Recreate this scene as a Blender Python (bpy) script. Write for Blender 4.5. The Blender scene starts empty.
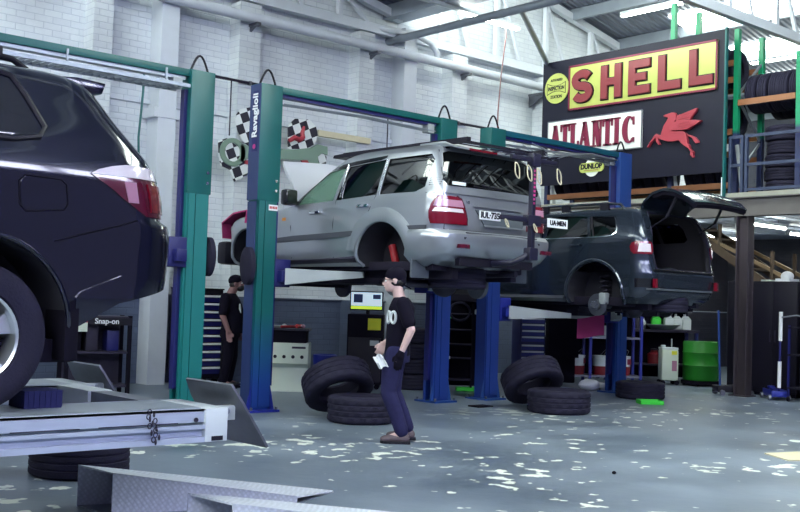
import bpy, bmesh, math, random
from mathutils import Vector, Matrix, Euler
random.seed(7)
S = bpy.context.scene
COL = S.collection
PI = math.pi

# ------------------------------------------------------------------ camera, world, exposure
def setup_camera():
    yaw, pitch, roll, F, h = math.radians(48.44), math.radians(2.504), math.radians(1.874), 1063.0, 1.36
    f = Vector((math.cos(yaw) * math.cos(pitch), math.sin(yaw) * math.cos(pitch), math.sin(pitch)))
    r = Vector((math.sin(yaw), -math.cos(yaw), 0))
    u = r.cross(f)
    c, s = math.cos(roll), math.sin(roll)
    r2, u2 = c * r + s * u, c * u - s * r
    cam = bpy.data.cameras.new('camera')
    cam.sensor_width = 36.0
    cam.lens = 36.0 * F / 800.0
    cam.clip_start = 0.05
    cam.clip_end = 200
    o = bpy.data.objects.new('camera', cam)
    COL.objects.link(o)
    m = Matrix((r2, u2, -f)).transposed().to_4x4()
    m.translation = (0, 0, h)
    o.matrix_world = m
    S.camera = o
setup_camera()
S.view_settings.view_transform = 'Standard'
S.view_settings.look = 'None'
S.view_settings.gamma = 1.0
S.view_settings.exposure = -0.24
S.view_settings.use_curve_mapping = False
W = bpy.data.worlds.new('sky')
S.world = W
W.use_nodes = True
bg = W.node_tree.nodes['Background']
bg.inputs[0].default_value = (0.42, 0.42, 0.70, 1)      # violet-blue fill sky, let in by openings left in the unseen walls
bg.inputs[1].default_value = 0.6
SKY_STRENGTH = 20.0                                     # daylight through the saw-tooth roof glazing
SKY_COLOUR = (0.9, 1.0, 0.9)
TUBE_STRENGTH = 30.0
S.cycles.max_bounces = 8
S.cycles.diffuse_bounces = 4
S.cycles.sample_clamp_indirect = 6.0
S.cycles.caustics_reflective = False
S.cycles.caustics_refractive = False

# ------------------------------------------------------------------ materials
def lin(c):
    c = c / 255.0
    return c / 12.92 if c <= 0.04045 else ((c + 0.055) / 1.055) ** 2.4
MATS = {}
def M(name, rgb, rough=0.5, metal=0.0, coat=0.0, var=0.0, vscale=6.0, bump=0.0, bscale=40.0, emit=0.0, alpha=1.0, spec=0.5):
    m = bpy.data.materials.new(name)
    m.use_nodes = True
    nt = m.node_tree
    b = nt.nodes['Principled BSDF']
    col = tuple(lin(x) for x in rgb) + (1,)
    b.inputs['Base Color'].default_value = col
    b.inputs['Roughness'].default_value = rough
    b.inputs['Metallic'].default_value = metal
    b.inputs['Coat Weight'].default_value = coat
    b.inputs['Coat Roughness'].default_value = 0.06
    b.inputs['Specular IOR Level'].default_value = spec
    if alpha < 1:
        b.inputs['Alpha'].default_value = alpha
    if emit:
        b.inputs['Emission Color'].default_value = col
        b.inputs['Emission Strength'].default_value = emit
    if var or bump:
        tc = nt.nodes.new('ShaderNodeTexCoord')
        nz = nt.nodes.new('ShaderNodeTexNoise')
        nz.inputs['Scale'].default_value = vscale
        nz.inputs['Detail'].default_value = 5
        nt.links.new(tc.outputs['Object'], nz.inputs['Vector'])
        if var:
            mx = nt.nodes.new('ShaderNodeMix'); mx.data_type = 'RGBA'
            mx.inputs[6].default_value = tuple(c * (1 - var) for c in col[:3]) + (1,)
            mx.inputs[7].default_value = tuple(min(1, c * (1 + var)) for c in col[:3]) + (1,)
            nt.links.new(nz.outputs['Fac'], mx.inputs[0])
            nt.links.new(mx.outputs[2], b.inputs['Base Color'])
        if bump:
            n2 = nt.nodes.new('ShaderNodeTexNoise')
            n2.inputs['Scale'].default_value = bscale
            nt.links.new(tc.outputs['Object'], n2.inputs['Vector'])
            bp = nt.nodes.new('ShaderNodeBump')
            bp.inputs['Strength'].default_value = bump
            bp.inputs['Distance'].default_value = 0.01
            nt.links.new(n2.outputs['Fac'], bp.inputs['Height'])
            nt.links.new(bp.outputs['Normal'], b.inputs['Normal'])
    MATS[name] = m
    return m
def node(nt, typ, **kw):
    n = nt.nodes.new(typ)
    for k, v in kw.items():
        setattr(n, k, v)
    return n
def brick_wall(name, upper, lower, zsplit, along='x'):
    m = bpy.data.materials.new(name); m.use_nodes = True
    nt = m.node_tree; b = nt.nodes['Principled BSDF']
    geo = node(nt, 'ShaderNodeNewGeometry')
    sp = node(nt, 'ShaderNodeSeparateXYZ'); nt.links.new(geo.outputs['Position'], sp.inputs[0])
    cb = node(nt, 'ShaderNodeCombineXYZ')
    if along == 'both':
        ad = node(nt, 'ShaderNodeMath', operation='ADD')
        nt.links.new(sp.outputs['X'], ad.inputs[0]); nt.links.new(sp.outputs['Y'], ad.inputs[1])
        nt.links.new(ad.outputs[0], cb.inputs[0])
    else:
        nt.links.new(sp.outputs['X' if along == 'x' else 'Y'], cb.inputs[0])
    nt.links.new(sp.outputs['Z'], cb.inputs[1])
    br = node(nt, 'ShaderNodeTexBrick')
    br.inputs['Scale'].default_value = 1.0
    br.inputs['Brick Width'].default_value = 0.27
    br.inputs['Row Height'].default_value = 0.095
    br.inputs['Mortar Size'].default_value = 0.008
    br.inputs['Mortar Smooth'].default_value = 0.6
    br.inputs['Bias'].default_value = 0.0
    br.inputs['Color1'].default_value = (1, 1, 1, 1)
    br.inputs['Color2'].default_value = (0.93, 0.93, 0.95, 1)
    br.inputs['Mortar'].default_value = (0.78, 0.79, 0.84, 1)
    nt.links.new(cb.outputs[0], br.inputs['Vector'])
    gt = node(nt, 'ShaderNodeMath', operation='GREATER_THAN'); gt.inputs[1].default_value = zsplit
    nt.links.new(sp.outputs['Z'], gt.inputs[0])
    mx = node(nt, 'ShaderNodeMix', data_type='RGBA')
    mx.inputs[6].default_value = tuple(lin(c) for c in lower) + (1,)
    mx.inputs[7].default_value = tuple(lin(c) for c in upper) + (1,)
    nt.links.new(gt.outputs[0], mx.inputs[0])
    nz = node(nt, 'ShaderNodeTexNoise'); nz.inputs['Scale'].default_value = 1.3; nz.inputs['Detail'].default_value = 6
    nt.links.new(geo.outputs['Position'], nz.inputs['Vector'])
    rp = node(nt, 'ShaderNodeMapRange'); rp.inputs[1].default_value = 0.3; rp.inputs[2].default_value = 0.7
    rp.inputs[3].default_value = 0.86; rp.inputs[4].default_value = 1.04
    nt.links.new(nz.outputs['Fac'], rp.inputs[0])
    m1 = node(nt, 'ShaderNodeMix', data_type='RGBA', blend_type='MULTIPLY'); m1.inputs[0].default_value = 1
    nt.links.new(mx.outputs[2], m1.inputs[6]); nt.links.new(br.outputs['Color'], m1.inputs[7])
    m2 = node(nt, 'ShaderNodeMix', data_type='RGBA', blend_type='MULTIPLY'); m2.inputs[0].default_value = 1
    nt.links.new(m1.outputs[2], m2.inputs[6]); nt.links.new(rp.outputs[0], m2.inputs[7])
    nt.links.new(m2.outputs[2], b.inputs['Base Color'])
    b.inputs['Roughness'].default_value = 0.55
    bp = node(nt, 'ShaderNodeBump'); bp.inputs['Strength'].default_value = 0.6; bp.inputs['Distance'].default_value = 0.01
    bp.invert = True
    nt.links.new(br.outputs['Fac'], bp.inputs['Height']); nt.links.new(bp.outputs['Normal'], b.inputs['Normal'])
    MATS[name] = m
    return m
def floor_mat():
    m = bpy.data.materials.new('painted_concrete'); m.use_nodes = True
    nt = m.node_tree; b = nt.nodes['Principled BSDF']
    geo = node(nt, 'ShaderNodeNewGeometry')
    mp = node(nt, 'ShaderNodeMapping'); nt.links.new(geo.outputs['Position'], mp.inputs[0])
    mp.inputs['Rotation'].default_value = (0, 0, 0.6)
    n1 = node(nt, 'ShaderNodeTexNoise'); n1.inputs['Scale'].default_value = 0.8; n1.inputs['Detail'].default_value = 7
    nt.links.new(mp.outputs[0], n1.inputs['Vector'])
    base = node(nt, 'ShaderNodeMix', data_type='RGBA')
    base.inputs[6].default_value = tuple(lin(c) for c in (90, 101, 116)) + (1,)
    base.inputs[7].default_value = tuple(lin(c) for c in (122, 133, 148)) + (1,)
    r1 = node(nt, 'ShaderNodeMapRange'); r1.inputs[1].default_value = 0.35; r1.inputs[2].default_value = 0.65
    nt.links.new(n1.outputs['Fac'], r1.inputs[0]); nt.links.new(r1.outputs[0], base.inputs[0])
    # worn flecks where the paint has come off: an area mask times small blobs
    n2 = node(nt, 'ShaderNodeTexNoise'); n2.inputs['Scale'].default_value = 4.6; n2.inputs['Detail'].default_value = 3; n2.inputs['Roughness'].default_value = 0.45
    m3 = node(nt, 'ShaderNodeMapping'); m3.inputs['Scale'].default_value = (1.0, 1.0, 1)
    nt.links.new(geo.outputs['Position'], m3.inputs[0]); nt.links.new(m3.outputs[0], n2.inputs['Vector'])
    n3 = node(nt, 'ShaderNodeTexNoise'); n3.inputs['Scale'].default_value = 0.55; n3.inputs['Detail'].default_value = 2
    nt.links.new(geo.outputs['Position'], n3.inputs['Vector'])
    ad = node(nt, 'ShaderNodeMath', operation='ADD')
    k = node(nt, 'ShaderNodeMath', operation='MULTIPLY'); k.inputs[1].default_value = 0.55
    nt.links.new(n3.outputs['Fac'], k.inputs[0]); nt.links.new(k.outputs[0], ad.inputs[0]); nt.links.new(n2.outputs['Fac'], ad.inputs[1])
    # the flecks lie in the middle of the open aisle
    sp = node(nt, 'ShaderNodeSeparateXYZ'); nt.links.new(geo.outputs['Position'], sp.inputs[0])
    fr = node(nt, 'ShaderNodeMapRange'); fr.inputs[1].default_value = 8.6; fr.inputs[2].default_value = 10.2; fr.inputs[3].default_value = 1; fr.inputs[4].default_value = 0
    nt.links.new(sp.outputs['Y'], fr.inputs[0])
    r3 = node(nt, 'ShaderNodeMapRange'); r3.inputs[1].default_value = 0.915; r3.inputs[2].default_value = 0.94
    nt.links.new(ad.outputs[0], r3.inputs[0])
    mk = node(nt, 'ShaderNodeMath', operation='MULTIPLY'); nt.links.new(r3.outputs[0], mk.inputs[0]); nt.links.new(fr.outputs[0], mk.inputs[1])
    fl = node(nt, 'ShaderNodeMix', data_type='RGBA'); fl.inputs[7].default_value = tuple(lin(c) for c in (228, 232, 222)) + (1,)
    nt.links.new(mk.outputs[0], fl.inputs[0]); nt.links.new(base.outputs[2], fl.inputs[6])
    nt.links.new(fl.outputs[2], b.inputs['Base Color'])
    rr = node(nt, 'ShaderNodeMapRange'); rr.inputs[1].default_value = 0.3; rr.inputs[2].default_value = 0.7; rr.inputs[3].default_value = 0.3; rr.inputs[4].default_value = 0.5
    nt.links.new(n1.outputs['Fac'], rr.inputs[0]); nt.links.new(rr.outputs[0], b.inputs['Roughness'])
    n4 = node(nt, 'ShaderNodeTexNoise'); n4.inputs['Scale'].default_value = 7; n4.inputs['Detail'].default_value = 6
    nt.links.new(geo.outputs['Position'], n4.inputs['Vector'])
    bp = node(nt, 'ShaderNodeBump'); bp.inputs['Strength'].default_value = 0.15; bp.inputs['Distance'].default_value = 0.02
    nt.links.new(n4.outputs['Fac'], bp.inputs['Height']); nt.links.new(bp.outputs['Normal'], b.inputs['Normal'])
    MATS['floor'] = m
    return m
def corrugated(name, rgb, axis, pitch=0.08, rough=0.5, metal=0.2):
    m = M(name, rgb, rough, metal)
    nt = m.node_tree; b = nt.nodes['Principled BSDF']
    geo = node(nt, 'ShaderNodeNewGeometry')
    sp = node(nt, 'ShaderNodeSeparateXYZ'); nt.links.new(geo.outputs['Position'], sp.inputs[0])
    mu = node(nt, 'ShaderNodeMath', operation='MULTIPLY'); mu.inputs[1].default_value = 2 * PI / pitch
    nt.links.new(sp.outputs[axis], mu.inputs[0])
    si = node(nt, 'ShaderNodeMath', operation='SINE'); nt.links.new(mu.outputs[0], si.inputs[0])
    bp = node(nt, 'ShaderNodeBump'); bp.inputs['Strength'].default_value = 1.0; bp.inputs['Distance'].default_value = 0.015
    nt.links.new(si.outputs[0], bp.inputs['Height']); nt.links.new(bp.outputs['Normal'], b.inputs['Normal'])
    return m
def z_blend(name, top, bottom, z0, z1, rough=0.4):  # colour ramp over height: shade painted on lift posts, two paints on rack uprights
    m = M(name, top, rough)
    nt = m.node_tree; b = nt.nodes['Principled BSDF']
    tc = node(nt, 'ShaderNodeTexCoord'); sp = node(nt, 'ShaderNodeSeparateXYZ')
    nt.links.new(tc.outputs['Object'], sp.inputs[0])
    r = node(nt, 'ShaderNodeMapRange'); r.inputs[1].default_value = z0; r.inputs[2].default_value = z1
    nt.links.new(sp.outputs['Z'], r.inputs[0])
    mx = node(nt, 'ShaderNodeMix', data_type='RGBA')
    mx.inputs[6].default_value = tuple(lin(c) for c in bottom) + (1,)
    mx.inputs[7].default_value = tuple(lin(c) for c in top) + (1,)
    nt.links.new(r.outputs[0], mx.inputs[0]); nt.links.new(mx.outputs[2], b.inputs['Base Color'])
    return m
def checker(name, a, c, size, rot=0.0, wav=0.0):
    m = M(name, a, 0.5)
    nt = m.node_tree; b = nt.nodes['Principled BSDF']
    tc = node(nt, 'ShaderNodeTexCoord')
    mp = node(nt, 'ShaderNodeMapping'); mp.inputs['Rotation'].default_value = (0, rot, 0)
    mp.inputs['Location'].default_value = (0.013, 0.5 * size, 0.021)
    nt.links.new(tc.outputs['Object'], mp.inputs[0])
    ck = node(nt, 'ShaderNodeTexChecker'); ck.inputs['Scale'].default_value = 1 / size
    ck.inputs['Color1'].default_value = tuple(lin(x) for x in a) + (1,)
    ck.inputs['Color2'].default_value = tuple(lin(x) for x in c) + (1,)
    # flatten depth so that the pattern only runs over the face
    sp = node(nt, 'ShaderNodeSeparateXYZ'); cb = node(nt, 'ShaderNodeCombineXYZ')
    nt.links.new(mp.outputs[0], sp.inputs[0]); nt.links.new(sp.outputs['X'], cb.inputs[0]); nt.links.new(sp.outputs['Z'], cb.inputs[2])
    cb.inputs[1].default_value = size * 0.5
    nt.links.new(cb.outputs[0], ck.inputs['Vector']); nt.links.new(ck.outputs['Color'], b.inputs['Base Color'])
    return m
def diamond_plate(name, rgb):
    m = M(name, rgb, 0.42, 0.0)
    nt = m.node_tree; b = nt.nodes['Principled BSDF']
    tc = node(nt, 'ShaderNodeTexCoord')
    mp = node(nt, 'ShaderNodeMapping'); mp.inputs['Rotation'].default_value = (0.5, 0.4, 0.785)
    nt.links.new(tc.outputs['Object'], mp.inputs[0])
    br = node(nt, 'ShaderNodeTexVoronoi'); br.inputs['Scale'].default_value = 42; br.inputs['Randomness'].default_value = 0.15
    nt.links.new(mp.outputs[0], br.inputs['Vector'])
    bp = node(nt, 'ShaderNodeBump'); bp.inputs['Strength'].default_value = 0.7; bp.inputs['Distance'].default_value = 0.004; bp.invert = True
    nt.links.new(br.outputs['Distance'], bp.inputs['Height']); nt.links.new(bp.outputs['Normal'], b.inputs['Normal'])
    rp = node(nt, 'ShaderNodeMapRange'); rp.inputs[1].default_value = 0.1; rp.inputs[2].default_value = 0.6; rp.inputs[3].default_value = 1.0; rp.inputs[4].default_value = 0.8
    nt.links.new(br.outputs['Distance'], rp.inputs[0])
    mx = node(nt, 'ShaderNodeMix', data_type='RGBA', blend_type='MULTIPLY'); mx.inputs[0].default_value = 1
    mx.inputs[6].default_value = b.inputs['Base Color'].default_value
    nt.links.new(rp.outputs[0], mx.inputs[7]); nt.links.new(mx.outputs[2], b.inputs['Base Color'])
    return m
def glass(name, rgb, a, rough=0.03):
    # tinted pane: part see-through, part mirror
    m = bpy.data.materials.new(name); m.use_nodes = True
    nt = m.node_tree
    for n in list(nt.nodes):
        if n.type != 'OUTPUT_MATERIAL':
            nt.nodes.remove(n)
    out = [n for n in nt.nodes if n.type == 'OUTPUT_MATERIAL'][0]
    tr = node(nt, 'ShaderNodeBsdfTransparent'); tr.inputs[0].default_value = tuple(lin(c) for c in rgb) + (1,)
    gl = node(nt, 'ShaderNodeBsdfGlossy'); gl.inputs['Roughness'].default_value = rough
    fr = node(nt, 'ShaderNodeFresnel'); fr.inputs[0].default_value = 1.5
    ad = node(nt, 'ShaderNodeMath', operation='ADD'); ad.inputs[1].default_value = a
    nt.links.new(fr.outputs[0], ad.inputs[0])
    mx = node(nt, 'ShaderNodeMixShader')
    nt.links.new(ad.outputs[0], mx.inputs[0]); nt.links.new(tr.outputs[0], mx.inputs[1]); nt.links.new(gl.outputs[0], mx.inputs[2])
    nt.links.new(mx.outputs[0], out.inputs[0])
    MATS[name] = m
    return m

# ------------------------------------------------------------------ mesh builder
class MB:
    def __init__(s):
        s.v = []; s.f = []
    def add(s, vs, fs, m=None):
        k = len(s.v)
        s.v += [tuple(m @ Vector(p)) if m else tuple(p) for p in vs]
        s.f += [tuple(i + k for i in f) for f in fs]
        return s
    def merge(s, o, m=None):
        return s.add(o.v, o.f, m)
    def box(s, x0, x1, y0, y1, z0, z1, m=None):
        vs = [(x, y, z) for x in (x0, x1) for y in (y0, y1) for z in (z0, z1)]
        return s.add(vs, [(0, 1, 3, 2), (4, 6, 7, 5), (0, 4, 5, 1), (2, 3, 7, 6), (0, 2, 6, 4), (1, 5, 7, 3)], m)
    def beam(s, p, q, w, h, up=(0, 0, 1)):
        p, q = Vector(p), Vector(q)
        d = q - p; L = d.length; d.normalize()
        u = Vector(up)
        if abs(d.dot(u)) > 0.98:
            u = Vector((0, 1, 0))
        sd = d.cross(u).normalized(); u = sd.cross(d)
        m = Matrix((d, sd, u)).transposed().to_4x4(); m.translation = p
        return s.box(0, L, -w / 2, w / 2, -h / 2, h / 2, m)
    def cyl(s, p, q, r, r2=None, n=14, cap=True):
        p, q = Vector(p), Vector(q); r2 = r if r2 is None else r2
        d = (q - p).normalized()
        a = d.orthogonal().normalized(); b = d.cross(a)
        k = len(s.v)
        for c, rr in ((p, r), (q, r2)):
            for i in range(n):
                t = 2 * PI * i / n
                s.v.append(tuple(c + a * math.cos(t) * rr + b * math.sin(t) * rr))
        for i in range(n):
            j = (i + 1) % n
            s.f.append((k + i, k + j, k + n + j, k + n + i))
        if cap:
            s.f.append(tuple(k + i for i in reversed(range(n)))); s.f.append(tuple(k + n + i for i in range(n)))
        return s
    def tube(s, pts, r, n=8, closed=False):
        P = [Vector(p) for p in pts]; N = len(P)
        R = r if isinstance(r, (list, tuple)) else [r] * N
        k = len(s.v); a = None
        for i in range(N):
            if closed:
                d = (P[(i + 1) % N] - P[i - 1]).normalized()
            else:
                d = (P[min(i + 1, N - 1)] - P[max(i - 1, 0)]).normalized()
            a = d.orthogonal().normalized() if a is None else (a - d * a.dot(d)).normalized()
            b = d.cross(a)
            for j in range(n):
                t = 2 * PI * j / n
                s.v.append(tuple(P[i] + (a * math.cos(t) + b * math.sin(t)) * R[i]))
        for i in range(N if closed else N - 1):
            i2 = (i + 1) % N
            for j in range(n):
                j2 = (j + 1) % n
                s.f.append((k + i * n + j, k + i * n + j2, k + i2 * n + j2, k + i2 * n + j))
        if not closed:
            s.f.append(tuple(k + j for j in reversed(range(n)))); s.f.append(tuple(k + (N - 1) * n + j for j in range(n)))
        return s
    def prism(s, poly, axis, a0, a1, m=None):
        n = len(poly)
        def P(p, a):
            return {'x': (a, p[0], p[1]), 'y': (p[0], a, p[1]), 'z': (p[0], p[1], a)}[axis]
        vs = [P(p, a0) for p in poly] + [P(p, a1) for p in poly]
        fs = [(i, (i + 1) % n, n + (i + 1) % n, n + i) for i in range(n)]
        fs += [tuple(reversed(range(n))), tuple(range(n, 2 * n))]
        return s.add(vs, fs, m)
    def lathe(s, prof, n=24, m=None, closed=False, fn=None):
        # prof: (radius, height) about local z; fn(i, k, r, h) may alter a ring point
        vs = []; fs = []; K = len(prof)
        for i in range(n):
            t = 2 * PI * i / n
            for k, (r, h) in enumerate(prof):
                if fn:
                    r, h = fn(i, k, r, h)
                vs.append((r * math.cos(t), r * math.sin(t), h))
        for i in range(n):
            j = (i + 1) % n
            for k in range(K if closed else K - 1):
                k2 = (k + 1) % K
                fs.append((i * K + k, j * K + k, j * K + k2, i * K + k2))
        if not closed:
            if prof[0][0] > 1e-6: fs.append(tuple(i * K for i in reversed(range(n))))
            if prof[-1][0] > 1e-6: fs.append(tuple(i * K + K - 1 for i in range(n)))
        return s.add(vs, fs, m)
    def ball(s, c, rx, ry=None, rz=None, n=16, k=10, m=None):
        ry = rx if ry is None else ry; rz = rx if rz is None else rz
        vs = []; fs = []
        for j in range(1, k):
            ph = PI * j / k
            for i in range(n):
                t = 2 * PI * i / n
                vs.append((c[0] + rx * math.sin(ph) * math.cos(t), c[1] + ry * math.sin(ph) * math.sin(t), c[2] + rz * math.cos(ph)))
        top, bot = len(vs), len(vs) + 1
        vs += [(c[0], c[1], c[2] + rz), (c[0], c[1], c[2] - rz)]
        for j in range(k - 2):
            for i in range(n):
                i2 = (i + 1) % n
                fs.append((j * n + i, (j + 1) * n + i, (j + 1) * n + i2, j * n + i2))
        for i in range(n):
            i2 = (i + 1) % n
            fs.append((top, i, i2)); fs.append((bot, (k - 2) * n + i2, (k - 2) * n + i))
        return s.add(vs, fs, m)
    def mesh(s, name, smooth=True, sharp=38, bevel=0.0):
        me = bpy.data.meshes.new(name)
        me.from_pydata(s.v, [], s.f)
        bm = bmesh.new(); bm.from_mesh(me)
        bmesh.ops.remove_doubles(bm, verts=bm.verts, dist=1e-5)
        bmesh.ops.recalc_face_normals(bm, faces=bm.faces)
        if bevel:
            es = [e for e in bm.edges if len(e.link_faces) == 2 and e.calc_face_angle(0) > 0.5]
            bmesh.ops.bevel(bm, geom=es, offset=bevel, segments=2, profile=0.6, affect='EDGES', clamp_overlap=True)
        bm.to_mesh(me); bm.free()
        if smooth:
            me.shade_smooth()
            me.set_sharp_from_angle(angle=math.radians(sharp))
        return me
    def build(s, name, mat, parent=None, smooth=True, sharp=38, bevel=0.0):
        return link(name, s.mesh(name, smooth, sharp, bevel), mat, parent)
def link(name, me, mat, parent=None):
    o = bpy.data.objects.new(name, me)
    if mat:
        me.materials.clear(); me.materials.append(MATS[mat] if isinstance(mat, str) else mat)
    if parent:
        o.parent = parent
    COL.objects.link(o)
    return o
def thing(name, label, cat, loc=(0, 0, 0), rz=0.0, group=None):
    o = bpy.data.objects.new(name, None)
    o.empty_display_size = 0.1
    COL.objects.link(o)
    o.location = loc; o.rotation_euler = (0, 0, rz)
    o['label'] = label; o['category'] = cat
    if group: o['group'] = group
    return o
def tag(o, label, cat, group=None):
    o['label'] = label; o['category'] = cat
    if group: o['group'] = group
    return o
def struct(o):
    o['kind'] = 'structure'
    return o
def dup(root, loc, rot=None, label=None, group=None):
    r = root.copy(); COL.objects.link(r)
    r.location = loc
    if rot is not None:
        r.rotation_euler = rot if isinstance(rot, tuple) else (0, 0, rot)
    if label: r['label'] = label
    if group: r['group'] = group
    def kids(a, b):
        for ch in a.children:
            c = ch.copy(); COL.objects.link(c); c.parent = b
            kids(ch, c)
    kids(root, r)
    return r
def at(loc, rot=(0, 0, 0)):
    m = Euler(rot).to_matrix().to_4x4(); m.translation = loc
    return m
def text_mb(s, size, depth, bold=0.0, squash=1.0):
    # outline lettering from the built-in font, facing -y, centred
    cu = bpy.data.curves.new('t', 'FONT'); cu.body = s; cu.size = size; cu.extrude = depth / 2; cu.offset = bold
    cu.align_x = 'CENTER'; cu.align_y = 'CENTER'; cu.resolution_u = 4
    o = bpy.data.objects.new('t', cu); COL.objects.link(o)
    me = bpy.data.meshes.new_from_object(o.evaluated_get(bpy.context.evaluated_depsgraph_get()))
    mb = MB()
    mm = Matrix.Rotation(PI / 2, 4, 'X') @ Matrix.Diagonal((squash, 1, 1, 1))
    mb.add([v.co for v in me.vertices], [tuple(p.vertices) for p in me.polygons], mm)
    bpy.data.objects.remove(o); bpy.data.curves.remove(cu); bpy.data.meshes.remove(me)
    return mb
def sheet(rows, th, flip=False):
    # grid of 3-D points -> slab of thickness th (grown against the surface normal)
    nr, nc = len(rows), len(rows[0])
    P = [[Vector(p) for p in r] for r in rows]
    mb = MB(); vs = []; fs = []
    def nrm(i, j):
        a = P[i][min(j + 1, nc - 1)] - P[i][max(j - 1, 0)]
        b = P[min(i + 1, nr - 1)][j] - P[max(i - 1, 0)][j]
        n = a.cross(b)
        if n.length < 1e-9: return Vector((0, 0, 0))
        n.normalize()
        return -n if flip else n
    for i in range(nr):
        for j in range(nc): vs.append(P[i][j])
    for i in range(nr):
        for j in range(nc): vs.append(P[i][j] - nrm(i, j) * th)
    K = nr * nc
    for i in range(nr - 1):
        for j in range(nc - 1):
            a, b, c, d = i * nc + j, i * nc + j + 1, (i + 1) * nc + j + 1, (i + 1) * nc + j
            fs.append((a, b, c, d)); fs.append((K + d, K + c, K + b, K + a))
    for j in range(nc - 1):
        fs.append((j + 1, j, K + j, K + j + 1)); e = (nr - 1) * nc
        fs.append((e + j, e + j + 1, K + e + j + 1, K + e + j))
    for i in range(nr - 1):
        fs.append((i * nc, (i + 1) * nc, K + (i + 1) * nc, K + i * nc)); e = nc - 1
        fs.append(((i + 1) * nc + e, i * nc + e, K + i * nc + e, K + (i + 1) * nc + e))
    return mb.add(vs, fs)

# palette
M('green_paint', (8, 90, 90), 0.4, var=0.1, vscale=3)
M('blue_paint', (34, 44, 140), 0.4)
M('steel_blue', (34, 68, 136), 0.4)
z_blend('post_shade_fade', (8, 92, 92), (30, 62, 140), 0.25, 1.2)  # post is one colour; the blue low down is shade put into it
z_blend('post_shade_low', (10, 84, 104), (28, 54, 128), 1.6, 2.6)  # likewise bluer towards the floor, shade worked into the post colour
M('teal_paint', (20, 112, 112), 0.4)
M('dark_blue', (22, 24, 92), 0.45)
M('rubber', (36, 34, 52), 0.75, spec=.2, var=0.25, vscale=9, bump=0.3, bscale=70)
M('black', (20, 17, 32), 0.5, spec=.3)
M('matt_black', (17, 14, 28), 0.85, spec=.15)
M('black_gloss', (14, 13, 22), 0.18)
M('white_paint', (205, 212, 216), 0.45, var=0.06)
M('ramp_white', (176, 184, 204), 0.4, var=0.12, vscale=5)
M('cream_paint', (206, 216, 200), 0.5)
M('wall_white', (206, 211, 222), 0.5, var=0.06)
M('chrome', (205, 208, 214), 0.12, 1.0)
M('steel', (120, 122, 132), 0.35, 0.8, var=0.2, vscale=12)
M('galv', (150, 158, 170), 0.4, 0.5, var=0.15, vscale=4)
M('dark_steel', (50, 46, 64), 0.5, 0.4, var=0.3, vscale=8)
M('under', (32, 28, 44), 0.8, spec=.2, var=0.4, vscale=10)
M('red', (190, 40, 52), 0.45)
M('deep_red', (120, 26, 40), 0.5)
M('sign_red', (128, 46, 54), 0.38)
M('horse_red', (164, 56, 70), 0.45)
M('sign_yellow', (180, 188, 100), 0.4, var=0.04)
M('sign_white', (232, 236, 232), 0.4, var=0.05)
M('maroon', (122, 30, 62), 0.4)
M('board_black', (26, 26, 42), 0.55, spec=.25, var=0.12, vscale=2)
M('orange_beam', (142, 92, 60), 0.5, var=0.2, vscale=5)
M('mezz_beam', (96, 92, 92), 0.6, var=0.2, vscale=3)
M('timber', (84, 68, 56), 0.7, var=0.25, vscale=8)
M('pale_timber', (205, 196, 168), 0.7, var=0.12, vscale=8)
M('lime', (60, 200, 60), 0.5)
M('green_drum', (34, 130, 34), 0.45, var=0.15, vscale=3)
M('yellow', (226, 226, 60), 0.5)
M('white', (230, 232, 236), 0.5)
M('grey', (120, 122, 134), 0.5)
M('light_grey', (168, 174, 178), 0.5, var=0.06)
M('magenta', (190, 60, 130), 0.5)
M('skin', (206, 172, 168), 0.55)
M('skin_b', (134, 98, 100), 0.6)
M('tshirt', (18, 15, 30), 0.9, spec=.12)
M('denim', (40, 39, 74), 0.9, spec=.15, var=0.2, vscale=25)
M('black_cloth', (18, 15, 30), 0.92, spec=.12)
M('brown_shoe', (92, 78, 84), 0.6)
M('hair', (16, 14, 18), 0.6)
M('column_steel', (66, 58, 66), 0.55, 0.2, var=0.15, vscale=4)
M('railing_blue', (48, 58, 86), 0.45)
M('concrete_edge', (150, 150, 140), 0.7, var=0.15)
M('side_shade_blue', (38, 54, 100), 0.4)
M('mirror_grey', (90, 96, 104), 0.3)
M('tube_bright', (244, 250, 238), emit=TUBE_STRENGTH * 1.3)
M('tube_light', (244, 250, 238), emit=TUBE_STRENGTH)
M('roof_glazing_and_fill', tuple(255 * (c if c <= 0.0031308 else 1) for c in (1, 1, 1)))
g = MATS['roof_glazing_and_fill'].node_tree.nodes['Principled BSDF']
g.inputs['Emission Color'].default_value = SKY_COLOUR + (1,); g.inputs['Emission Strength'].default_value = SKY_STRENGTH * 1.15
M('rear_fill', (255, 255, 255))
g = MATS['rear_fill'].node_tree.nodes['Principled BSDF']
g.inputs['Emission Color'].default_value = (.88, .94, .98, 1); g.inputs['Emission Strength'].default_value = SKY_STRENGTH * 1.25
M('step_glazing', (255, 255, 255))
g = MATS['step_glazing'].node_tree.nodes['Principled BSDF']
g.inputs['Emission Color'].default_value = SKY_COLOUR + (1,); g.inputs['Emission Strength'].default_value = SKY_STRENGTH * .75
brick_wall('painted_brick', (222, 227, 233), (86, 96, 120), 1.37, 'both')
brick_wall('shaded_brick_skin', (66, 66, 78), (58, 60, 74), 1.2, 'x')
brick_wall('dark_brick', (70, 72, 84), (60, 62, 76), 1.2, 'y')
M('room_paint', (96, 92, 136), 0.7)
floor_mat()
corrugated('roof_sheet', (122, 128, 146), 'Y', 0.13)
corrugated('deck_sheet', (186, 198, 222), 'Y', 0.3)
diamond_plate('tread_plate', (226, 230, 242))
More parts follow.
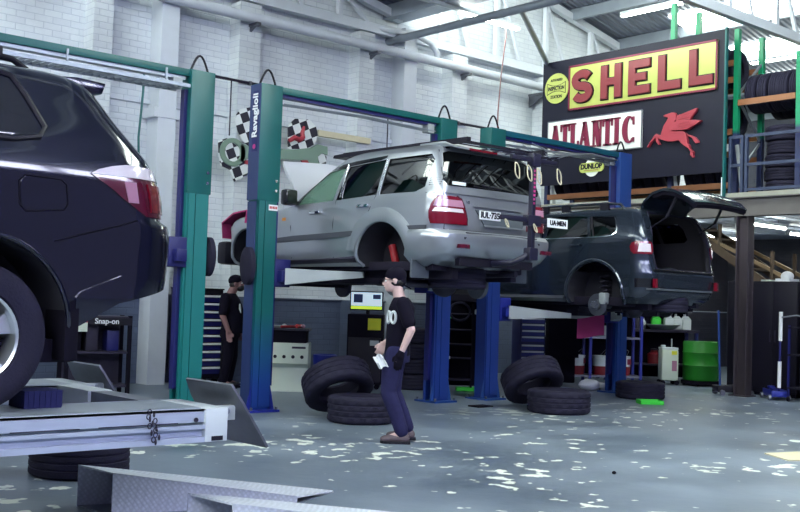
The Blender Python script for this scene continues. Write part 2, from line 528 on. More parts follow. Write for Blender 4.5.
# ------------------------------------------------------------------ the building
YW, XB, XF, YR = 14.8, 24.3, -8.0, -6.0
struct(MB().box(XF - .3, XB + .3, YR - .3, YW + .3, -.3, 0).build('floor', 'floor'))
struct(MB().box(XF - .3, XB + .3, YW, YW + .3, 0, 9.2).build('wall_left', 'painted_brick'))
struct(MB().box(XB, XB + .3, YR, YW, 0, 9.2).build('wall_back', 'dark_brick'))
wb = MB()
for x0, x1 in ((XF - .3, -4), (2, 6), (12, XB)):
    wb.box(x0, x1, YR - .3, YR, 0, 9.2)
for x0, x1 in ((-4, 2), (6, 12)):  # gaps left in the unseen wall so the sky fill gets in
    wb.box(x0, x1, YR - .3, YR, 4.4, 9.2)
struct(wb.build('wall_right', 'room_paint'))
wf = MB()
wf.box(XF - .3, XF, YR, -1, 0, 9.2).box(XF - .3, XF, 5, YW, 0, 9.2).box(XF - .3, XF, -1, 5, 4.4, 9.2)
struct(wf.build('wall_front', 'room_paint'))

# saw-tooth roof: three bays falling towards +x, glazing upright at each step
TEETH = ((-7.1, 2.9), (2.9, 12.9), (12.9, XB))
def roof_z(x, x0): return 8.75 - 0.2 * (x - x0)
rf = MB()
for x0, x1 in TEETH:
    za, zb = roof_z(x0, x0), roof_z(x1, x0)
    rf.add([(x0, YR - .3, za), (x1, YR - .3, zb), (x1, YW + .3, zb), (x0, YW + .3, za),
            (x0, YR - .3, za + .08), (x1, YR - .3, zb + .08), (x1, YW + .3, zb + .08), (x0, YW + .3, za + .08)],
           [(0, 1, 2, 3), (7, 6, 5, 4), (0, 4, 5, 1), (1, 5, 6, 2), (2, 6, 7, 3), (3, 7, 4, 0)])
rf.box(XF - .3, -7.1, YR - .3, YW + .3, 8.7, 8.8)
struct(rf.build('ceiling', 'roof_sheet', smooth=False))
n = 0
for x0 in (-7.1, 2.9, 12.9):
    n += 1
    w = MB()
    w.box(x0 - .04, x0, YR, YW, 6.95, 8.72)
    o = struct(w.build('window_%d' % n, 'step_glazing'))
    fr = MB()
    y = YR
    while y < YW:
        fr.box(x0, x0 + .05, y, y + .06, 6.8, 8.75); y += 1.2
    fr.box(x0, x0 + .06, YR, YW, 6.8, 6.95).box(x0, x0 + .06, YR, YW, 7.8, 7.86)
    fr.build('window_frame', 'wall_white', o)
# translucent roof sheets high on the right; last two are unseen, added as fill
for i, (xa, xb, ya, yb) in enumerate(((18.75, 19.5, 9.6, 12.9), (20.6, 21.6, 8.6, 12.6), (22.3, 23.0, 9.0, 12.8), (8.6, 11.0, 0.5, 6.0), (-4.8, -2.2, -1.0, 6.5))):
    x0 = 12.9 if xa > 12.9 else (2.9 if xa > 2.9 else -7.1)
    za, zb = roof_z(xa, x0) - .02, roof_z(xb, x0) - .02
    sk = MB().add([(xa, ya, za), (xb, ya, zb), (xb, yb, zb), (xa, yb, za), (xa, ya, za - .02), (xb, ya, zb - .02), (xb, yb, zb - .02), (xa, yb, za - .02)],
                  [(0, 1, 2, 3), (7, 6, 5, 4), (0, 4, 5, 1), (1, 5, 6, 2), (2, 6, 7, 3), (3, 7, 4, 0)])
    struct(sk.build('window_%d' % (4 + i), 'roof_glazing_and_fill', smooth=False))  # the last two are unseen added fill, not real windows

# glowing panels added high behind the camera as fill for the foreground
cl = MB()
for k in range(7): cl.box(-6.6 + k * 3.0, -4.0 + k * 3.0, YR - .02, YR + .0, 5.7, 7.4)
struct(cl.build('window_9', 'rear_fill', smooth=False))  # added fill panels, not a real window
T = [0]
def trim(mb, mat, smooth=True, sharp=38):
    T[0] += 1
    return struct(mb.build('trim_%d' % T[0], mat, smooth=smooth, sharp=sharp))
# brick piers and two steel wall columns
for x0, x1 in ((3.7, 4.05), (6.75, 7.05), (9.25, 9.65), (11.75, 12.1), (14.05, 14.45), (16.7, 17.1)):
    trim(MB().box(x0, x1, YW - .3, YW, 0, 6.15), 'painted_brick')
for x in (7.95, 12.9):
    b = MB().box(x - .12, x + .18, YW - .34, YW, 0, 6.4)
    b.box(x - .2, x + .26, YW - .36, YW, 4.05, 4.2)
    trim(b, 'wall_white')
trim(MB().box(17.1, XB, YW - .03, YW, 0, 3.22), 'shaded_brick_skin', smooth=False)  # added brick skin, darkened for the shade under the mezzanine
# ledge in the wall, a course standing proud
trim(MB().box(XF, XB, YW - .05, YW, 4.28, 4.36).box(XF, XB, YW - .04, YW, 1.35, 1.39), 'painted_brick')
# lattice girders along x (at the wall and over the steel column) with falling top chords
def girder(y, x0, x1, xs, zb=6.28, w=.13):
    g = MB()
    g.box(x0, x1, y - w / 2, y + w / 2, zb - .08, zb + .08)
    def zt(x): return roof_z(x, xs) - .18
    g.beam((x0, y, zt(x0)), (x1, y, zt(x1)), w, .14)
    x = x0 + .9; k = 0
    while x < x1:
        if zt(x) - zb > .25:
            g.beam((x, y, zb), (x, y, zt(x)), .09, .09, up=(0, 1, 0))
            if x + .9 < x1 and zt(x + .9) > zb + .1:
                g.beam((x, y, zt(x)), (x + .75, y, zb), .06, .06, up=(0, 1, 0))
        x += 1.5; k += 1
    return trim(g, 'wall_white', smooth=False)
for y in (14.62, 9.4, 3.6):
    girder(y, 12.95, XB, 12.9)
    girder(y, 2.95, 12.8, 2.9)
# box gutter and roof beams running across the bays
trim(MB().box(12.5, 12.9, YR, YW, 6.55, 6.8), 'galv', smooth=False)
trim(MB().box(2.5, 2.9, YR, YW, 6.55, 6.8), 'galv', smooth=False)
pr = MB()
for x0, x1 in TEETH:
    x = x0 + 1.5
    while x < x1:
        z = roof_z(x, x0); pr.box(x - .05, x + .05, YR, YW, z - .24, z - .01); x += 1.65
trim(pr, 'galv', smooth=False)
# round tie across the shop and the plan brace beside it
trim(MB().cyl((12.65, YR, 6.17), (12.65, YW, 6.17), .07, n=14), 'galv')
trim(MB().cyl((12.7, 11.55, 6.16), (17.0, 14.5, 6.2), .05, n=12), 'galv')
trim(MB().cyl((5.0, YR, 6.17), (5.0, YW, 6.17), .07, n=14), 'galv')

# mezzanine: deck on an edge beam and one steel column
MX = 16.0
struct(MB().box(MX - .05, XB, 4.2, YW, 3.3, 3.38).build('floor_mezzanine', 'concrete_edge'))
struct(MB().box(MX + .12, XB, 4.2, YW, 3.22, 3.3).build('ceiling_mezzanine', 'deck_sheet'))
eb = MB().box(MX - .02, MX + .02, 4.2, YW, 2.98, 3.3).box(MX - .1, MX + .1, 4.2, YW, 2.98, 3.0).box(MX - .1, MX + .1, 4.2, YW, 3.28, 3.3)
trim(eb, 'mezz_beam', smooth=False)
cm = MB().box(MX - .1, MX + .1, 9.3, 9.32, 0, 2.98).box(MX - .1, MX + .1, 9.5, 9.52, 0, 2.98).box(MX - .012, MX + .012, 9.3, 9.52, 0, 2.98).box(MX - .16, MX + .16, 9.25, 9.57, 0, .02)
trim(cm, 'column_steel', smooth=False)
for yy in (5.0,):
    trim(MB().box(MX - .1, MX + .1, yy - .1, yy + .1, 0, 2.98), 'column_steel', smooth=False)
# ------------------------------------------------------------------ lamps
def batten(loc, L, label, rz=0.0, group='fluorescent battens'):
    t = thing('fluorescent_light', label, 'ceiling light', loc, rz, group)
    MB().box(-L / 2, L / 2, -.05, .05, 0, .06).build('housing', 'white_paint', t, bevel=.008)
    for y in (-.03, .03):
        MB().cyl((-L / 2 + .04, y, -.025), (L / 2 - .04, y, -.025), .019, n=10).build('tube', 'tube_bright' if 2.9 < loc[2] < 3.12 else 'tube_light', t)
    for x in (-L / 2 + .02, L / 2 - .02):
        MB().box(x - .015, x + .015, -.045, .045, -.05, 0).build('lamp_holder', 'white_paint', t)
    if 2.9 < loc[2] < 3.12:
        for x in (-L * .35, L * .35): MB().cyl((x, 0, .06), (x, 0, .13), .008, n=6).build('hanger', 'galv', t)
    return t
batten((17.4, 12.35, 7.33), 1.5, 'fluorescent batten under the corrugated roof above the big black signboard', PI / 2)
batten((17.0, 11.6, 7.6), .9, 'short fluorescent fitting at the top edge, above the one over the signboard', PI / 2)
wl = thing('fluorescent_light', 'long bright fluorescent batten hanging along the white brick wall', 'ceiling light', (13.55, 13.2, 6.5), 0, 'fluorescent battens')
MB().box(-1.75, .9, -.05, .05, 0, .06).build('housing', 'white_paint', wl, bevel=.008)
for y in (-.03, .03):
    MB().cyl((-.62, y, -.025), (.88, y, -.025), .022, n=10).build('tube', 'tube_light', wl)
for x in (-1.5, .5):
    MB().cyl((x, 0, .06), (x, 0, .42), .008, n=6).build('hanger', 'galv', wl)
batten((18.5, 12.5, 3.09), 1.7, 'fluorescent batten under the mezzanine seen beyond the raised tailgate')
batten((18.7, 10.65, 3.09), 1.8, 'fluorescent batten under the mezzanine just right of the steel column')
batten((18.2, 8.95, 3.09), 1.8, 'fluorescent batten under the mezzanine at the right edge of the photo')
for i, (xx, yy) in enumerate(((21.6, 13.2), (21.6, 11.2), (21.6, 9.0))):  # extra row added to brighten the soffit
    batten((xx, yy, 3.09), 1.8, ('deep', 'middle', 'near')[i] + ' added fluorescent batten of the far row under the mezzanine', 0, 'added far battens under the mezzanine')
# ------------------------------------------------------------------ two-post lifts (posts in one row, y = 10.75)
PY = 10.75
def lift(x0, x1, label, mats0, mats1, beam_mat, arm_z, inner0='dark_blue', arms0=(), arms1=(), extra=None):
    t = thing('two_post_lift', label, 'car lift', (0, PY, 0), 0, 'two-post lifts')
    posts = []
    for x, sg, mm in ((x0, 1, mats0), (x1, -1, mats1)):
        head, low, base = mm
        p = MB()
        # folded-steel column: open face towards the car
        p.box(x - .13, x + .13, -.095, -.07, 0.02, 2.55).box(x - .13, x + .13, .07, .095, 0.02, 2.55)
        p.box(x - sg * .13 - .012, x - sg * .13 + .012, -.095, .095, .02, 2.55)
        p.box(x + sg * .13 - .025, x + sg * .13, -.095, -.045, .02, 2.55).box(x + sg * .13 - .025, x + sg * .13, .045, .095, .02, 2.55)
        for dx in (-.128, -.035, .045):
            p.box(x + dx, x + dx + .083, -.11, -.095, .06, 2.55)
        po = p.build('post', low, t, smooth=False)
        MB().box(x - .157, x + .157, -.115, .115, 2.53, 3.95).build('post_head', head, po, bevel=.01)
        b = MB().box(x - .21, x + .21, -.21, .21, 0, .025)
        b.prism([(-.2, .02), (-.14, .02), (-.14, .3)], 'y', -.1, -.08, at((x, 0, 0))).prism([(.2, .02), (.14, .02), (.14, .3)], 'y', -.1, -.08, at((x, 0, 0)))
        b.build('base_plate', base, po, smooth=False)
        for dx in (-.18, .18):
            for dy in (-.18, .18):
                MB().cyl((x + dx, dy, .025), (x + dx, dy, .06), .018, n=6).build('anchor_bolt', 'steel', po)
        for dz in (2.66, 2.78):
            MB().cyl((x + .1, -.115, dz), (x + .1, -.128, dz), .018, n=8).build('head_bolt', 'chrome', po)
        MB().box(x + sg * .11, x + sg * .2, -.04, .04, .3, 3.72).build('guide_rail', inner0, po, smooth=False)
        hs = MB().tube([(x - .1 + .24 * i / 10, .02, 3.95 + .2 * math.sin(PI * i / 10)) for i in range(11)], .014, n=6)
        hs.build('hose_loop', 'black', po)
        posts.append(po)
        cr = MB().box(x + sg * .13, x + sg * .36, -.12, .12, arm_z - .22, arm_z + .12).box(x + sg * .17, x + sg * .3, -.2, .2, arm_z - .16, arm_z - .02)
        co = cr.build('carriage', 'blue_paint' if x > 9 else 'dark_blue', t, bevel=.01)
        for (tx, ty, tz) in (arms0 if sg > 0 else arms1):
            a = MB(); s0 = Vector((x + sg * .27, .16 if ty > 0 else -.16, arm_z - .09)); e = Vector((tx, ty, tz - .06))
            d = (e - s0); mid = s0 + d * .55
            dn = d.normalized(); sd = dn.cross(Vector((0, 0, 1))).normalized()
            def q(p, w, h): return [p + sd * w + Vector((0, 0, h)), p - sd * w + Vector((0, 0, h)), p - sd * w - Vector((0, 0, h)), p + sd * w - Vector((0, 0, h))]
            vs = q(s0, .07, .1) + q(mid, .06, .06) + q(e, .05, .035)
            fs = [(3, 2, 1, 0), (8, 9, 10, 11)]
            for k in (0, 4):
                for i in range(4): fs.append((k + i, k + (i + 1) % 4, k + 4 + (i + 1) % 4, k + 4 + i))
            a.add(vs, fs)
            ao = a.build('swing_arm', 'light_grey', t, smooth=False)
            MB().cyl(e + Vector((0, 0, .02)), e + Vector((0, 0, .06)), .025, n=10).cyl(e + Vector((0, 0, .055)), e + Vector((0, 0, .085)), .06, n=14).build('pad', 'rubber', ao)
    cb = MB().box(x0 + .1, x1 - .1, -.08, .08, 3.865, 3.95)
    cbo = cb.build('cross_beam', beam_mat, t, bevel=.006)
    MB().box(x0 + .2, x1 - .2, -.05, .05, 3.825, 3.865).build('beam_channel', 'dark_blue' if x0 > 5 else 'galv', cbo, smooth=False)
    if x0 < 5:
        ld = MB()
        for y in (-.16, .16): ld.box(x0 + .2, x1 - .2, y - .012, y + .012, 3.72, 3.76)
        k = x0 + .3
        while k < x1 - .25:
            ld.box(k, k + .02, -.16, .16, 3.725, 3.755); k += .085
        for k in (x0 + .5, (x0 + x1) / 2, x1 - .5): ld.box(k - .01, k + .01, -.16, -.14, 3.74, 3.9)
        ld.build('cable_ladder', 'galv', cbo, smooth=False)
    for y in (-.06, .0, .06):
        MB().tube([(x0 + .22, y, 3.75), ((x0 + x1) / 2, y, 3.78), (x1 - .22, y, 3.75)], .007, n=6).build('cable', 'galv', cbo)
    st = MB().box(x1 - .36, x1 - .24, -.06, .06, 3.72, 3.84)
    st.build('pulley_box', 'light_grey', cbo, bevel=.006)
    return t, posts
GP = ('green_paint', 'teal_paint', 'teal_paint')
L1, P1 = lift(3.0, 6.32, 'green two-post lift behind the dark blue SUV, at the left', GP, GP, 'green_paint', 1.9)
L2, P2 = lift(7.28, 10.28, 'green two-post lift, its shade painted blue, holding up the silver SUV', ('green_paint', 'post_shade_fade', 'blue_paint'), ('green_paint', 'post_shade_low', 'steel_blue'),
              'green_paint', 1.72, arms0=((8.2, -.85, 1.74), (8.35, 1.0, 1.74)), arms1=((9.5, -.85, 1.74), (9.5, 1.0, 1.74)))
L3, P3 = lift(11.28, 14.36, 'teal two-post lift, its shade painted blue, holding up the dark grey SUV', ('green_paint', 'post_shade_low', 'steel_blue'), ('steel_blue', 'steel_blue', 'steel_blue'),  # right post blue all over, its shade put into the colour
              'post_shade_low', 1.36, arms0=((12.25, -.75, 1.31), (12.25, 1.15, 1.31)), arms1=((13.4, -.75, 1.31), (13.4, 1.15, 1.31)))
# maker's lettering up the side of the middle lift's post, a red sticker and the oval rubber door guards
MB().box(7.115, 7.1225, -.11, .11, 2.54, 3.94).build('side_shade_sheet', 'side_shade_blue', P2[0])  # thin sheets that paint the shaded left face of the post blue
MB().box(7.118, 7.1275, -.092, .092, .05, 2.52).build('side_shade_sheet', 'side_shade_blue', P2[0])
face = MB().box(7.111, 7.116, -.07, .04, 3.12, 3.86)
fo = face.build('name_strip', 'dark_blue', P2[0])
tx = MB().merge(text_mb('Ravaglioli', .145, .004, .004), at((7.108, -.015, 3.56)) @ Matrix.Rotation(-PI / 2, 4, 'Z') @ Matrix.Rotation(-PI / 2, 4, 'Y'))
tx.build('lettering', 'white', fo, smooth=False)
dots = MB().cyl((7.112, -.015, 3.18), (7.106, -.015, 3.18), .03, n=12)
dots.build('badge', 'magenta', fo)
stk = MB().box(7.29, 7.42, -.1165, -.1105, 2.42, 2.49)
so = stk.build('warning_sticker', 'white', P2[0]); so['label'] = 'small white sticker with red print'
sr = MB()
for i in range(5): sr.box(7.3 + i * .023, 7.316 + i * .023, -.1185, -.1155, 2.44, 2.472)
sr.build('sticker_print', 'red', so, smooth=False)
def guard(x, y, z, par):
    g = MB().lathe([(.0, -.05), (.1, -.05), (.13, -.03), (.13, .03), (.1, .05), (0, .05)], 24, at((x, y, z), (0, PI / 2, 0)) @ Matrix.Diagonal((1.75, 1, 1, 1)))
    g.build('door_guard', 'rubber', par)
guard(7.07, -.04, 1.74, P2[0]); guard(6.53, -.02, 1.82, P1[1])

# red air hose hanging from the fluorescent batten to the lift head
tag(MB().tube([(14.1, 13.2, 6.47), (13.9, 13.0, 6.2), (12.95, 12.2, 5.2), (11.9, 11.25, 4.35), (11.38, 10.76, 4.0)], .012, n=6).build('air_hose', 'sign_red'),
    'thin red air hose hanging from the roof lamp to the teal lift head', 'hose')

# loose wires sagging under the right-hand lift's beam
for k in range(7):
    y = -.12 - .09 * k; dz = .03 * ((k * 3) % 4)
    MB().tube([(11.5 + .1 * (k % 3), y, 3.74 - dz), (11.9, y - .05, 3.64 - dz - .04 * (k % 2)), (12.4, y + .06, 3.70 - dz * .5), (13.2, y * .5, 3.78), (14.1, y * .2, 3.80)], .008, n=6).build('loose_wire', 'galv', L3)
# ------------------------------------------------------------------ the signboard and its signs (facing -x; local x runs to the right in view)
SX = 15.9
def sign_frame(y, z, x=SX): return (x, y, z), -PI / 2
bd = thing('signboard', 'large black painted signboard carrying the old fuel and tyre signs', 'signboard', (SX, 11.81, 4.95), -PI / 2)
MB().box(-2.02, 2.02, 0, .03, -1.21, 1.23).build('panel', 'board_black', bd, bevel=.004)
ed = MB().box(2.02, 2.05, -.01, .06, -1.75, 1.26)
e_ = ed.build('edge_angle', 'green_paint', bd)
MB().box(2.0, 2.018, -.012, -.002, -1.72, -1.3).build('white_strip', 'white', bd)
MB().box(-1.98, -1.9, .0, .03, 1.23, 1.27).build('clip', 'green_paint', bd)
hk = MB()
for x in (-1.3, -.2, .9): hk.box(x - .02, x + .02, .03, .28, .5, .56).box(x - .02, x + .02, .03, .28, -.9, -.84)
hk.build('mounting_bracket', 'dark_steel', bd)

def stroke_letter(kind, w, h, t):
    # outline(s) of a block capital inside w x h, lower left at 0,0
    if kind == 'H':
        return [[(0, 0), (t, 0), (t, h * .5 - t * .45), (w - t, h * .5 - t * .45), (w - t, 0), (w, 0), (w, h), (w - t, h), (w - t, h * .5 + t * .45), (t, h * .5 + t * .45), (t, h), (0, h)]]
    if kind == 'E':
        m = h * .5
        return [[(0, 0), (w, 0), (w, t), (t, t), (t, m - t * .45), (w * .82, m - t * .45), (w * .82, m + t * .45), (t, m + t * .45), (t, h - t), (w, h - t), (w, h), (0, h)]]
    if kind == 'L':
        return [[(0, 0), (w, 0), (w, t), (t, t), (t, h), (0, h)]]
    if kind == 'S':
        rx, ry = w / 2 - t / 2, (h - t) / 4
        pts = []
        for i in range(15):
            a = math.radians(25 + (270 - 25) * i / 14); pts.append((w / 2 + rx * math.cos(a), h - t / 2 - ry + ry * math.sin(a)))
        for i in range(1, 15):
            a = math.radians(90 - (245) * i / 14); pts.append((w / 2 + rx * math.cos(a), t / 2 + ry + ry * math.sin(a)))
        L, R = [], []
        for i, p in enumerate(pts):
            a, b = pts[max(i - 1, 0)], pts[min(i + 1, len(pts) - 1)]
            d = Vector((b[0] - a[0], b[1] - a[1])).normalized()
            L.append((p[0] - d.y * t / 2, p[1] + d.x * t / 2)); R.append((p[0] + d.y * t / 2, p[1] - d.x * t / 2))
        return [L + R[::-1]]
def grow(poly, d):
    n = len(poly); out = []
    ar = sum(poly[i][0] * poly[(i + 1) % n][1] - poly[(i + 1) % n][0] * poly[i][1] for i in range(n))
    sg = 1 if ar > 0 else -1
    for i in range(n):
        a, p, b = (Vector(poly[k]) for k in (i - 1, i, (i + 1) % n))
        e1, e2 = (p - a).normalized(), (b - p).normalized()
        n1, n2 = Vector((e1.y, -e1.x)) * sg, Vector((e2.y, -e2.x)) * sg
        m = n1 + n2
        m = m / max(m.length_squared, .35) * 2 if m.length > 1e-6 else n1
        out.append((p.x + m.x * d, p.y + m.y * d))
    return out
sh = thing('fuel_sign', 'yellow enamel SHELL sign with raised red letters', 'sign', (SX - .002, 11.53, 5.59), -PI / 2, 'signs on the black board')
MB().box(-1.61, 1.61, -.03, 0, -.425, .43).build('panel', 'sign_yellow', sh, bevel=.004)
bo = MB()
for a, b, c, d in ((-1.62, 1.62, .4, .435), (-1.62, 1.62, -.43, -.395), (-1.62, -1.585, -.43, .435), (1.585, 1.62, -.43, .435)):
    bo.box(a, b, -.04, -.028, c, d)
bo.build('border', 'maroon', sh, smooth=False)
for ch, x in (('S', -1.52), ('H', -.83), ('E', -.2), ('L', .44), ('L', 1.08)):
    w = .47 if ch != 'S' else .5
    ol, lt = MB(), MB()
    for poly in stroke_letter(ch, w, .63, .155):
        P = [(p[0] + x, p[1] - .315) for p in poly]
        ol.prism(grow(P, .018), 'y', -.042, -.028)
        lt.prism(P, 'y', -.075, -.03); 
    ob = lt.build('letter', 'sign_red', sh, smooth=False, bevel=.012)
    ol.build('letter_outline', 'black', ob, smooth=False)
at_ = thing('fuel_sign', 'white ATLANTIC sign with dark red serif letters, half behind the lift beam', 'sign', (SX - .002, 12.54, 4.64), -PI / 2, 'signs on the black board')
MB().box(-1.11, 1.11, -.03, 0, -.35, .35).build('panel', 'sign_white', at_, bevel=.004)
fr = MB()
for a, b, c, d in ((-1.11, 1.11, .335, .355), (-1.11, 1.11, -.355, -.335), (-1.115, -1.095, -.35, .35), (1.095, 1.115, -.35, .35)):
    fr.box(a, b, -.036, -.026, c, d)
fr.build('border', 'steel', at_, smooth=False)
def serif(ch, x, w, h=.5, z=-.24, t=.085, s=.04):
    # heavy roman capitals: thick stems, thin arms, small slab feet
    m = MB(); y0, y1 = -.06, -.03
    def r(a, b, c, d): m.box(x + a, x + b, y0, y1, z + c, z + d)
    def pl(pts): m.prism([(x + p[0], z + p[1]) for p in pts], 'y', y0, y1)
    if ch == 'A':
        pl([(.02, 0), (.06, 0), (w / 2 + .02, h), (w / 2 - .03, h)]); pl([(w - .13, 0), (w - .02, 0), (w / 2 + .03, h), (w / 2 - .05, h)])
        r(.08, w - .1, .14, .19); r(-.02, .1, 0, .03); r(w - .16, w + .02, 0, .03)
    elif ch == 'T':
        r(w / 2 - t / 2, w / 2 + t / 2, 0, h); r(0, w, h - .05, h); r(0, .03, h - .14, h); r(w - .03, w, h - .14, h); r(w / 2 - .09, w / 2 + .09, 0, .03)
    elif ch == 'L':
        r(.03, .03 + t, 0, h); r(0, w, 0, .045); r(w - .03, w, 0, .15); r(0, .03 + t + .03, h - .03, h)
    elif ch == 'N':
        r(.03, .065, 0, h); r(w - .065, w - .03, 0, h); pl([(.03, h), (.13, h), (w - .03, 0), (w - .12, 0)]); r(-.01, .1, 0, .03); r(w - .11, w + .01, h - .03, h); r(-.01, .1, h - .03, h)
    elif ch == 'I':
        r(w / 2 - t / 2, w / 2 + t / 2, 0, h); r(w / 2 - .08, w / 2 + .08, 0, .03); r(w / 2 - .08, w / 2 + .08, h - .03, h)
    elif ch == 'C':
        O, I = [], []
        for i in range(21):
            a = math.radians(48 + 264 * i / 20)
            O.append((w / 2 + w / 2 * math.cos(a), h / 2 + h / 2 * math.sin(a))); I.append((w / 2 + .02 + (w / 2 - .09) * math.cos(a), h / 2 + (h / 2 - .035) * math.sin(a)))
        pl(O + I[::-1]); r(w - .07, w - .035, h - .17, h - .02); r(w - .07, w - .035, .02, .1)
    return m
for ch, x, w in (('A', -1.03, .27), ('T', -.77, .23), ('L', -.54, .22), ('A', -.32, .29), ('N', -.01, .25), ('T', .24, .23), ('I', .5, .13), ('C', .69, .3)):
    serif(ch, x, w).build('letter', 'maroon', at_, smooth=False)
ins = thing('round_sign', 'round yellow AUTHORISED INSPECTION STATION sign beside the SHELL sign', 'sign', (SX - .002, 13.46, 5.635), -PI / 2, 'signs on the black board')
MB().lathe([(0, -.012), (.295, -.012), (.3, 0), (.295, .012), (0, .012)], 40, at((0, -.013, 0), (PI / 2, 0, 0))).build('disc', 'sign_yellow', ins)
ring = MB()
O = [(.285 * math.cos(2 * PI * i / 40), .285 * math.sin(2 * PI * i / 40)) for i in range(40)]
bow = [(-.22, .1), (-.1, .055), (0, .045), (.1, .055), (.22, .1), (.22, -.1), (.1, -.055), (0, -.045), (-.1, -.055), (-.22, -.1)]
dark = MB().prism([(p[0], p[1] - .0) for p in grow(bow, .012)], 'y', -.029, -.024)
dark.build('bow_outline', 'black', ins, smooth=False)
MB().prism(bow, 'y', -.031, -.026).build('bow_panel', 'sign_yellow', ins, smooth=False)
MB().merge(text_mb('INSPECTION', .1, .004, .004, .72), at((0, -.033, 0))).build('lettering', 'black', ins, smooth=False)
MB().merge(text_mb('AUTHORISED', .068, .004, .002, .72), at((0, -.027, .165))).build('lettering', 'black', ins, smooth=False)
MB().merge(text_mb('STATION', .085, .004, .003, .8), at((0, -.027, -.165))).build('lettering', 'black', ins, smooth=False)
dl = thing('tyre_sign', 'small yellow DUNLOP sign over a white disc at the foot of the board', 'sign', (SX - .002, 12.555, 4.02), -PI / 2, 'signs on the black board')
MB().lathe([(0, -.008), (.17, -.008), (.175, 0), (.17, .008), (0, .008)], 32, at((0, -.009, 0), (PI / 2, 0, 0))).build('disc', 'sign_white', dl)
bar = []
for cx, a0 in ((.21, -90), (-.21, 90)):
    for i in range(9):
        a = math.radians(a0 + 180 * i / 8); bar.append((cx + .075 * math.cos(a), .09 * math.sin(a)))
MB().prism(bar, 'y', -.032, -.01).build('bar', 'sign_yellow', dl, smooth=False)
MB().merge(text_mb('DUNLOP', .13, .005, .007, .95), at((0, -.034, .015))).build('lettering', 'black', dl, smooth=False)
MB().box(-.17, .17, -.0335, -.031, -.062, -.05).build('underline', 'orange_beam', dl, smooth=False)

BODY = [(-0.208, 0.369), (-0.165, 0.383), (-0.095, 0.393), (-0.039, 0.406), (0.032, 0.398), (0.055, 0.352), (0.063, 0.278), (0.014, 0.199), (-0.045, 0.091), (0.096, 0.063), (0.207, 0.052), (0.269, 0.005), (0.287, -0.081), (0.3, -0.166), (0.336, -0.205), (0.352, -0.266), (0.421, -0.331), (0.408, -0.366), (0.431, -0.427), (0.41, -0.432), (0.354, -0.373), (0.367, -0.327), (0.324, -0.263), (0.241, -0.208), (0.17, -0.154), (0.128, -0.102), (-0.012, -0.113), (-0.139, -0.094), (-0.254, -0.049), (-0.298, -0.031), (-0.312, -0.029), (-0.302, -0.087), (-0.266, -0.139), (-0.295, -0.144), (-0.339, -0.095), (-0.356, -0.015), (-0.455, -0.085), (-0.511, -0.166), (-0.54, -0.171), (-0.512, -0.129), (-0.386, 0.032), (-0.343, 0.064), (-0.256, 0.019), (-0.229, 0.09), (-0.189, 0.196), (-0.134, 0.263), (-0.101, 0.32), (-0.15, 0.338), (-0.193, 0.343)]
WLO = [(-0.069, 0.147), (0.014, 0.199), (0.091, 0.251), (0.202, 0.263), (0.381, 0.232), (0.584, 0.199), (0.504, 0.148), (0.397, 0.111), (0.316, 0.072), (0.207, 0.066), (0.067, 0.08), (-0.016, 0.074)]
WUP = [(0.063, 0.278), (0.089, 0.336), (0.199, 0.36), (0.336, 0.392), (0.484, 0.43), (0.472, 0.377), (0.393, 0.303), (0.353, 0.242), (0.202, 0.268), (0.119, 0.26), (0.077, 0.241)]
TAIL = [(0.277, -0.008), (0.346, -0.027), (0.442, -0.072), (0.503, -0.137), (0.512, -0.173), (0.458, -0.187), (0.417, -0.141), (0.374, -0.077), (0.291, -0.038)]
hs = thing('winged_horse_emblem', 'red pressed-metal winged horse leaping across the right half of the black board', 'emblem', (SX - .002, 10.75, 4.45), -PI / 2, 'signs on the black board')
MB().prism(BODY, 'y', -.07, -.0).build('body', 'horse_red', hs, smooth=False, bevel=.012)
for w_, d in ((WLO, -.095), (WUP, -.08)):
    wo = MB().prism(w_, 'y', d, -.02).build('wing', 'horse_red', hs, smooth=False, bevel=.008)
    ft = MB()
    cx = sum(p[0] for p in w_) / len(w_); cz = sum(p[1] for p in w_) / len(w_)
    for k in range(3):
        z = (k - 1) * .035
        ft.beam((cx - .12, d - .004, cz + z - .01), (cx + .17 - .03 * k, d - .004, cz + z + .015), .008, .008)
    ft.build('feather', 'horse_red', wo, smooth=False)
MB().prism(TAIL, 'y', -.05, -.0).build('tail', 'horse_red', hs, smooth=False, bevel=.008)

# ------------------------------------------------------------------ mural on the brick wall: spanner over chequered flags
checker('chequer', (28, 26, 44), (226, 230, 232), .155, .42)
M('spanner_green', (122, 146, 132), 0.5, var=.06)
FL1 = [(-0.835, 0.421), (-0.726, 0.58), (-0.543, 0.635), (-0.286, 0.629), (-0.258, 0.035), (-0.531, 0.001), (-0.669, 0.071), (-0.76, 0.231)]
FL2 = [(-1.112, 0.015), (-0.968, 0.076), (-0.628, -0.097), (-0.618, -0.296), (-0.365, -0.268), (-0.31, -0.349), (-0.56, -0.463), (-0.788, -0.6), (-0.896, -0.412), (-1.045, -0.372), (-1.09, -0.236)]
FR = [(0.216, 0.449), (0.355, 0.572), (0.648, 0.598), (0.802, 0.483), (0.827, 0.349), (0.76, 0.189), (0.597, 0.094), (0.235, 0.05)]
FR2 = [(0.822, 0.045), (0.933, 0.088), (1.032, 0.008), (1.022, -0.206), (0.89, -0.205)]
HANDLE = [(-0.717, 0.022), (-0.53, -0.013), (0.307, 0.044), (0.67, 0.118), (0.815, 0.196), (1.024, 0.176), (1.03, 0.039), (0.916, 0.056), (0.825, -0.015), (0.848, -0.119), (1.021, -0.176), (0.909, -0.218), (0.684, -0.197), (0.496, -0.113), (0.243, -0.127), (-0.522, -0.185), (-0.719, -0.293)]
mu = thing('wall_emblem', 'cut-out emblem of a grey-green spanner across chequered flags on the brick wall', 'wall sign', (10.0, 14.45, 3.8))
